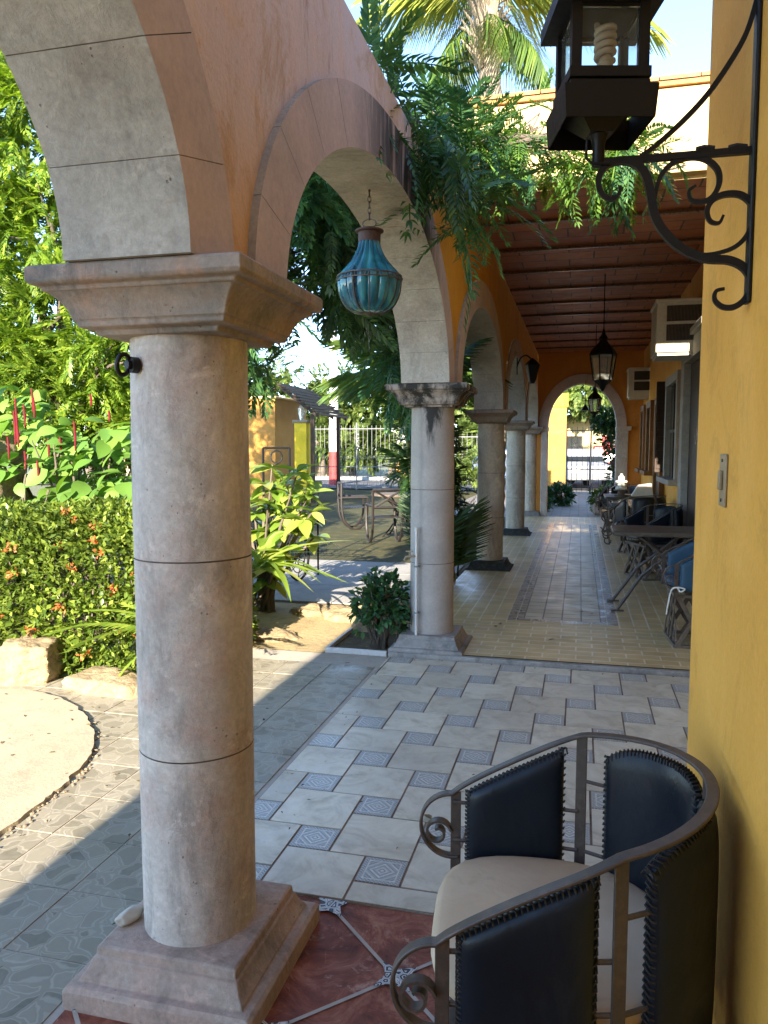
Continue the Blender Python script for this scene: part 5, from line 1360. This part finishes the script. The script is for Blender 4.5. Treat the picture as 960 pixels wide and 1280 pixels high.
# ------------------------------------------------------------------ iron planter cart by the path
t = thing('planter_cart', (-3.05,8.1,0), 0, 'black iron garden cart with scrolled wheels behind the yellow-green plant', 'cart')
def wheel(cx, cy, rx, rz):
    m_ = MB(); m_.tube([(cx+.13*math.cos(a/32*2*math.pi), cy, .30+.28*math.sin(a/32*2*math.pi)) for a in range(33)], .014, 8, cap=False)
    m_.tube([(cx+.085*math.cos(a/32*2*math.pi), cy, .30+.2*math.sin(a/32*2*math.pi)) for a in range(33)], .007, 6, cap=False)
    m_.tube([(cx+.03*math.cos(a/16*2*math.pi), cy, .30+.07*math.sin(a/16*2*math.pi)) for a in range(17)], .008, 6, cap=False)
    for k_ in range(8):
        a_ = k_/8*2*math.pi; m_.tube([(cx+.03*math.cos(a_), cy, .3+.07*math.sin(a_)),(cx+.075*math.cos(a_+.35), cy, .3+.15*math.sin(a_+.35)),(cx+.13*math.cos(a_), cy, .3+.28*math.sin(a_))], .006, 5)
    return m_
wheel(0, -.05, .13, .28).build('wheel', M['iron_black'], t, smooth=50); wheel(-.7, .2, .13, .28).build('wheel', M['iron_black'], t, smooth=50)
m_ = MB()
for y_ in (-.02, .42):
    m_.tube([(-.8,y_,.62),(.08,y_,.62)], .012, 6); m_.tube([(-.8,y_,.85),(.08,y_,.85)], .010, 6)
    for k_ in range(9): m_.tube([(-.8+k_*.11,y_,.62),(-.745+k_*.11,y_,.74),(-.8+k_*.11,y_,.85)], .006, 5)
for x_ in (-.8, .08): m_.tube([(x_,-.02,.62),(x_,.42,.62)], .01, 6); m_.tube([(x_,-.02,.3),(x_,-.02,1.0)], .012, 6); m_.tube([(x_,.42,.0),(x_,.42,1.0)], .012, 6)
m_.build('basket', M['iron_black'], t, smooth=50)
m_ = MB()
for x_ in (-.42, -.1):
    m_.tube([(x_,0,.85),(x_,0,1.5)], .014, 6)
m_.tube([(-.42,0,1.5),(-.1,0,1.5)], .012, 6); m_.tube([(-.42,0,1.3),(-.1,0,1.3)], .012, 6)
m_.tube([(-.26+.07*math.cos(a/20*2*math.pi),0,1.4+.07*math.sin(a/20*2*math.pi)) for a in range(21)], .009, 6, cap=False)
m_.build('handle', M['iron_black'], t, smooth=50)

# ------------------------------------------------------------------ lawn furniture
def lawn_chair(loc, rz, label):
    t = thing('iron_chair', loc, rz, label, 'chair', 'iron garden chairs on the lawn')
    r_ = .023
    def xframe(m_, x, y0, y1, z0, z1):
        m_.tube([(x,y0,z0),(x,y1,z0)], r_, 6); m_.tube([(x,y0,z1),(x,y1,z1)], r_, 6); m_.tube([(x,y0,z0),(x,y0,z1)], r_, 6); m_.tube([(x,y1,z0),(x,y1,z1)], r_, 6)
        m_.tube([(x,y0,z0),(x,(y0+y1)/2,(z0+z1)/2-.02),(x,y1,z0)], r_*.7, 5)
        m_.tube([(x,y0,z0),(x,y1,z1)], r_*.8, 5); m_.tube([(x,y1,z0),(x,y0,z1)], r_*.8, 5)
    m_ = MB(); xframe(m_, .24, -.24, .24, .58, .86); m_.build('backrest', M['iron_lawn'], t)
    for sx in (-1, 1):
        m_ = MB(); m_.tube(smooth_poly([Vector(p) for p in ((.24,sx*.24,.86),(.24,sx*.24,.5),(.20,sx*.24,.2),(.05,sx*.24,.02),(-.1,sx*.24,.03),(-.22,sx*.24,.2),(-.25,sx*.24,.42),(-.25,sx*.24,.60))]), r_, 6)
        m_.tube([(-.25,sx*.24,.60),(.24,sx*.24,.60)], r_, 6); m_.build('side_frame', M['iron_lawn'], t, smooth=50)
    m_ = MB()
    for k_ in range(9): m_.box((-.24+k_*.053,-.235,.405),(-.205+k_*.053,.235,.415))
    m_.build('seat', M['iron_lawn'], t)
    return t
lc = lawn_chair((-4.15,13.9,-.02), R(205), 'black iron lawn chair with crossed back, leftmost on the lawn')
def rc(loc, rz, lb): c = copy_tree(lc); c.location = loc; c.rotation_euler = (0,0,rz); c['label'] = lb
rc((-3.05,12.0,-.02), R(-62), 'iron lawn chair nearest the path, its back hiding the table')
rc((-2.75,13.9,-.02), R(60), 'tall backed iron lawn chair partly behind the second column')
rc((-2.35,12.6,-.02), R(10), 'iron lawn chair right of the garden table behind the column')
t = thing('garden_table', (-3.0,12.95,-.02), 0, 'round brown garden table among the iron chairs on the lawn', 'table')
m_ = MB(); m_.lathe([(.5,.70),(.51,.715),(.5,.73)], 32); m_.build('tabletop', M['slat'], t)
for k_ in range(4):
    a_ = R(45+90*k_); m_ = MB(); m_.tube(smooth_poly([Vector((q*math.cos(a_), q*math.sin(a_), z)) for q, z in ((.35,.70),(.12,.5),(.08,.35),(.2,.15),(.36,.0))]), .014, 6); m_.build('leg', M['iron_lawn'], t)

# ------------------------------------------------------------------ garden house, pergola, gate, pole, far street
t = thing('garden_house', (-8.6,20,-.02), 0, 'small orange garden house with plain wall at the end of the lawn', 'house')
m_ = MB(); m_.box((-11.5,20.0,-.05),(-8.2,22.5,2.86)); m_.build('wall', M['orange_paint'], t, world=True, smooth=0)
m_ = MB(); m_.box((-11.6,19.93,2.862),(-8.14,22.6,2.93)); m_.build('roof', M['cream_wall'], t, world=True, bevel=.02)
t = thing('gate_pillar', (-7.3,19.95,-.02), 0, 'bright yellow square gate pillar at the corner of the garden house', 'pillar')
m_ = MB(); m_.box((-.24,-.2,0),(.10,.2,2.2)); m_.build('pillar_shaft', M['yellow_paint'], t, bevel=.01); m_ = MB(); m_.box((-.28,-.24,2.2),(.14,.24,2.28)); m_.build('pillar_cap', M['rock_grey'], t, bevel=.01)
m_ = MB(); m_.lathe([(.05,0),(.06,.04),(.10,.18),(.11,.3),(.06,.36),(.01,.42)], 10, c=(-.1,-.0,2.281)); m_.build('globe_lamp', M['pane_frost'], t)
t = thing('pergola', (-7.1,22,-.02), 0, 'dark slatted sloping pergola roof beside the garden house', 'pergola')
m_ = MB()
for k_ in range(9):
    a = Vector((-7.95,0,3.22)).lerp(Vector((-6.85,0,2.42)), k_/8); m_.box((a.x-.055,19.7,a.z-.03),(a.x+.055,22.4,a.z+.03))
for y_ in (19.75, 21.0, 22.3):
    m_.add([(-7.95,y_,3.10),(-6.85,y_,2.30),(-6.85,y_+.08,2.30),(-7.95,y_+.08,3.10),(-7.95,y_,3.19),(-6.85,y_,2.39),(-6.85,y_+.08,2.39),(-7.95,y_+.08,3.19)], [(0,3,2,1),(4,5,6,7),(0,1,5,4),(1,2,6,5),(2,3,7,6),(3,0,4,7)])
m_.build('slat_roof', M['wood_dark'], t, world=True)
for y_ in (19.86, 22.15): m_ = MB(); m_.box((-7.12,y_,-.02),(-7.02,y_+.10,2.42)); m_.build('post', M['wood_dark'], t, world=True)
def gate(name, x0, x1, y, h, label, mat, dx=.14, scroll=True, arch=.0, loc=None, cat='gate'):
    t = thing(name, ((x0+x1)/2, y, 0), 0, label, cat)
    m_ = MB(); n_ = int((x1-x0)/dx); cx = (x0+x1)/2
    for k_ in range(n_+1):
        x_ = x0+(x1-x0)*k_/n_-cx; hh = h+arch*(1-(2*x_/(x1-x0))**2); m_.tube([(x_,0,.05),(x_,0,hh)], .008, 5)
    m_.build('bars', mat, t)
    m_ = MB()
    for z_ in (.10, h*.36, h-.12): m_.tube([(x0-cx,0,z_),(x1-cx,0,z_)], .018, 6)
    for x_ in (x0-cx, x1-cx, 0): m_.tube([(x_,0,0),(x_,0,h+.1)], .03, 6)
    m_.build('frame', mat, t)
    if scroll:
        m_ = MB()
        for k_ in range(n_):
            x_ = x0+(x1-x0)*(k_+.5)/n_-cx
            for z_ in (.28, .58, h*.5):
                m_.tube([(x_+.05*(1-q/14)*math.cos(q/9*2*math.pi),-.02,z_+.08*(1-q/14)*math.sin(q/9*2*math.pi)) for q in range(11)], .006, 4)
        m_.build('scrollwork', mat, t)
    return t
gate('iron_gate', -9.6, -5.9, 26.5, 2.3, 'pale grey scrolled iron gate at the end of the lawn', M['iron_grey'], .16)
gate('iron_fence', -5.8, -2.6, 26.5, 2.0, 'pale grey iron fence right of the lawn gate, behind the palm', M['iron_grey'], .16, cat='fence')
gate('yard_gate', -.45, 1.15, 26.6, 2.2, 'thin black barred gate beyond the end arch', M['iron_black'], .17, False)
t = thing('yard_pillar', (-.82,26.6,0), 0, 'thick yellow gate pillar seen through the end arch', 'pillar')
m_ = MB(); m_.box((-.37,-.3,0),(.37,.3,2.85)); m_.build('pillar_shaft', M['orange_paint'], t, bevel=.015); m_ = MB(); m_.box((-.41,-.34,2.85),(.41,.34,3.3)); m_.build('pillar_cap', M['yellow_paint'], t, bevel=.015)
t = thing('utility_pole', (-9.8,30.2,0), 0, 'tall pale concrete utility pole with a red painted foot', 'pole')
m_ = MB(); m_.tube([(0,0,1.35),(0,0,9)], [.2,.13], 12); m_.build('pole_shaft', M['white_wall'], t); m_ = MB(); m_.tube([(0,0,-.02),(0,0,1.349)], [.23,.2], 12); m_.build('painted_foot', M['red_paint'], t)
for i, z in enumerate((8.4, 7.6, 6.9, 6.2)):
    m_ = MB(); P = [Vector((-40,33,z+.6)), Vector((-25,31.5,z-.1)), Vector((-9.8,30.2-.22,z)), Vector((5,31,z-.3)), Vector((30,32,z+.4))]
    m_.tube(smooth_poly(P, 8), .015, 5); tag(m_.build('power_line', M['rubber']), ['topmost','second from top','third from top','lowest'][i]+' thin power line strung from the utility pole', 'wire', 'power lines over the street')
# street side things
def car(loc, rz, paint, label, kindv=0):
    t = thing('parked_car', loc, rz, label, 'car'); W_ = .85
    P = [(-2.1,.35),(-2.1,.85),(-1.7,.95),(-1.1,1.45),(.6,1.48),(1.15,.98),(2.0,.88),(2.15,.6),(2.1,.35)] if not kindv else [(-2.3,.5),(-2.3,1.0),(-.5,1.0),(-.35,1.6),(.7,1.6),(1.2,1.05),(2.2,.95),(2.3,.6),(2.3,.5)]
    n_ = len(P); m_ = MB()
    ins = [.0 if z < 1.05 else .12 for x, z in P]
    m_.add([(x,-W_+q,z) for (x,z),q in zip(P,ins)]+[(x,W_-q,z) for (x,z),q in zip(P,ins)], [tuple(range(n_)), tuple(n_+i for i in range(n_))[::-1]]+[(i,n_+i,n_+(i+1)%n_,(i+1)%n_) for i in range(n_)])
    m_.build('body', paint, t, bevel=.05)
    for sy in (-1,1):
        m_ = MB(); m_.add([(-1.0,sy*(W_-.02),.98),(.55,sy*(W_-.02),.98),(.45,sy*(W_-.09),1.38),(-.85,sy*(W_-.09),1.38)], [(0,1,2,3)]); m_.build('window', M['window_glass'], t, smooth=0)
        for x_ in (-1.35, 1.35):
            m_ = MB(); m_.tube([(x_,sy*(W_-.18),.33),(x_,sy*(W_+.02),.33)], .33, 20); wh = m_.build('wheel', M['rubber'], t)
            m_ = MB(); m_.tube([(x_,sy*(W_+.021),.33),(x_,sy*(W_+.035),.33)], .19, 14); m_.build('rim', M['iron_grey'], wh)
    m_ = MB(); m_.add([(.65,-.68,1.42),(.65,.68,1.42),(1.13,.72,1.01),(1.13,-.72,1.01)], [(0,1,2,3)]); m_.build('windscreen', M['window_glass'], t, smooth=0)
    for v in m_.v: pass
    for sy in (-1,1): m_ = MB(); m_.box((2.1,sy*.6-.14,.62),(2.16,sy*.6+.14,.76)); m_.build('headlight', M['white_wall'], t)
    return t
car((-.1,30.6,-.01), R(-75), M['car_white'], 'white parked car just behind the thin black gate')
car((.9,33.0,-.01), R(0), M['car_red'], 'red pickup parked across the street beyond the end arch', 1)
car((-2.6,31.5,-.01), R(5), M['car_blue'], 'blue car seen left of the thick yellow pillar')
t = tag(MB().box((-.25,-.25,0),(.25,.25,.62)).box((-.28,-.28,.62),(.28,.28,.68)).build('planter_box', M['ac_dark'], bevel=.01), 'black square planter box near the foot of the farthest column', 'planter'); t.location = (-1.05,19.6,0)
# white panel / awning house across the street
t = thing('street_stall', (-7.6,37.5,.0), 0, 'low stall with a big white panel roof across the street', 'stall')
m_ = MB(); m_.box((-1.2,-1,1.35),(1.0,-.9,2.35)); m_.build('panel', M['white_wall'], t); m_ = MB(); m_.box((-1.1,-.85,0),(-.2,.8,1.34)); m_.build('wall', M['orange_paint'], t)
m_ = MB(); m_.box((-.15,-.8,0),(-.05,-.7,1.34)); m_.box((.85,-.8,0),(.95,-.7,1.34)); m_.build('post', M['white_wall'], t)
m_ = MB(); m_.box((-.95,-.87,.5),(-.35,-.852,1.0)); m_.build('window', M['wood_dark'], t)
for i, (x, y, w_, d_, h_, mt, lb) in enumerate([(-14.5,40,4,4,2.8,'cream_wall','low cream house across the street left of the utility pole'),(-3.4,43,4,4,2.4,'pavers','low grey house across the street behind the palm'),(1.5,42,6,4,3.0,'cream_wall','low cream house far beyond the end arch'),(-20,38,6,5,3.6,'cream_wall','wide cream house at the far left of the street')]):
    t = thing('street_house', (x,y,0), 0, lb, 'house', 'houses across the street')
    m_ = MB(); m_.box((-w_/2,-d_/2,0),(w_/2,d_/2,h_)); m_.build('wall', M[mt], t, bevel=.02)
    m_ = MB(); m_.box((-w_/2-.2,-d_/2-.25,h_),(w_/2+.2,d_/2+.2,h_+.15)); m_.build('roof', M['terracotta'], t)
    for q in (-.3,.25):
        m_ = MB(); m_.box((q*w_-.4,-d_/2-.03,1.1),(q*w_+.4,-d_/2-.002,2.1)); wn = m_.build('window', M['window_glass'], t); m_ = MB(); m_.box((q*w_-.48,-d_/2-.05,1.02),(q*w_+.48,-d_/2-.031,1.1)); m_.build('sill', M['white_wall'], wn)
    m_ = MB(); m_.box((-.45,-d_/2-.03,.0),(.35,-d_/2-.002,2.1)); m_.build('door', M['red_paint' if i == 2 else 'wood_dark'], t)

# far trees
T_card = [tmpl_leaf(.55, .28, 2, .3, .2) for _ in range(2)]
T_farp = T_far
def far_tree(base, blobs, n, label, mat='leaf_far', sc_=1.):
    return blob_tree('broadleaf_tree', base, blobs, n, T_farp, M[mat], label, trunk=(.22,.09), scale=1.5*sc_, nl=5, group='trees along the far street')
far_tree((-11.5,38.5,0), [(-11.5,38.5,4.2,2.2,1.6,1.7),(-13,38.5,3.4,1.6,1.4,1.3),(-10.2,38.3,3.6,1.5,1.3,1.2)], 220, 'bright tree across the street left of the utility pole')
far_tree((-6.8,39.8,0), [(-7,39.8,3.6,2.0,1.5,1.3),(-5.2,39.8,4.2,1.8,1.4,1.4)], 200, 'yellowish tree behind the white panel stall')
far_tree((-2.2,38.5,0), [(-2.2,38.5,4.2,2.0,1.5,1.6),(-3.6,38.6,3.4,1.4,1.3,1.2)], 200, 'tree across the street, left part of the end arch view')
far_tree((1.6,38.8,0), [(1.4,38.8,4.4,2.0,1.5,1.7),(3.0,38.6,3.6,1.6,1.3,1.3),(-.2,38.7,4.8,1.6,1.3,1.3)], 240, 'tree across the street filling the end arch crown')
far_tree((-17,36.8,0), [(-17,37,5,2.5,2,2.2),(-19.5,37,4,2,1.8,1.8),(-14.8,37,4.2,1.8,1.6,1.6)], 220, 'large bright tree at the left end of the street')
far_tree((-24,34,0), [(-24,34,5,3,2,2.5),(-27.5,34,4.4,2.6,2,2.2),(-21.8,34,4,1.8,1.6,1.8)], 200, 'spreading tree far left behind the feathery tree')
blob_tree('shrub_border', (-5,25.8,0), [(-5.6,25.7,.6,.6,.4,.45),(-4.4,25.7,.7,.6,.4,.5),(-3.3,25.7,.8,.6,.4,.6)], 70, T_farp, M['leaf_far'], 'low shrubs growing along the pale iron fence', cat='shrub', trunk=(.03,.02))
far_tree((-9.0,36.9,0), [(-9.0,36.9,2.0,1.3,.7,1.0),(-10.6,36.9,1.5,1.2,.6,.9)], 150, 'low bright tree just right of the utility pole')
far_tree((-5.4,36.8,0), [(-5.5,36.8,1.6,.9,.6,.9),(-4.2,36.9,1.8,1.0,.6,1.1)], 130, 'low yellow-green tree right of the white panel stall')
far_tree((-12.6,36.8,0), [(-12.8,36.8,1.9,1.2,.6,1.1),(-14.2,36.8,1.6,1.1,.6,1.0)], 130, 'low bright tree left of the utility pole')
# shrubs beyond the end arch
TLm = tmpl_leaf(.14, .065, 2, .2, .15)
def leaf_shrub(base, blobs, n, mat, label, T=TLm, sc_=1.):
    t = thing('yard_shrub', base, 0, label, 'shrub', 'shrubs in the yard beyond the end arch'); f = Fol(); m_ = MB()
    for b in blobs:
        for k_ in range(n):
            d = rdir(-.8,1); p = np.array(b[:3])+d*np.array(b[3:])*rng.uniform(.45,1.08)
            for j in range(4): f.put(T, p+rdir()*.04, d+rdir()*.9, rng.uniform(-1,1), sc_*rng.uniform(.7,1.2))
        e = Vector(b[:3])-Vector(base)
        for _ in range(4): m_.tube([(rng.normal(0,.04),rng.normal(0,.04),0), (e.x*.5+rng.normal(0,.05),e.y*.5,e.z*.5), (e.x+rng.normal(0,b[3]*.4),e.y,e.z+rng.normal(0,b[5]*.4))], [.025,.016,.006], 5)
    f.build('leaves', mat, t); m_.build('stem', M['bark'], t)
leaf_shrub((.95,19.2,0), [(.95,19.2,1.7,.5,.4,.55),(1.1,19.3,.95,.42,.4,.6),(.65,19.1,2.1,.35,.3,.35)], 230, M['leaf_dark'], 'tall dark shrub at the right side of the end arch')
leaf_shrub((-.95,18.6,0), [(-.98,18.6,.32,.33,.35,.32)], 260, M['leaf_dark'], 'low dark shrub beside the farthest column plinth')
leaf_shrub((-.45,20.5,0), [(-.45,20.5,.28,.28,.3,.28)], 200, M['leaf_dark'], 'small round shrub left of the yard path')
leaf_shrub((.45,17.9,0), [(.42,17.9,.35,.16,.16,.3)], 120, M['leaf_far'], 'small potted shrub at the right foot of the end arch', sc_=.7)
t = tag(MB().lathe([(.10,0),(.15,.05),(.17,.25),(.18,.28),(.15,.28),(.14,.22)], 20).build('plant_pot', M['plinth_pink']), 'pinkish clay pot under the small shrub at the end arch', 'pot'); t.location = (.45,17.9,.0)
for o in sc.objects:
    if o.type == 'MESH' and o.data.name.startswith('small'): pass
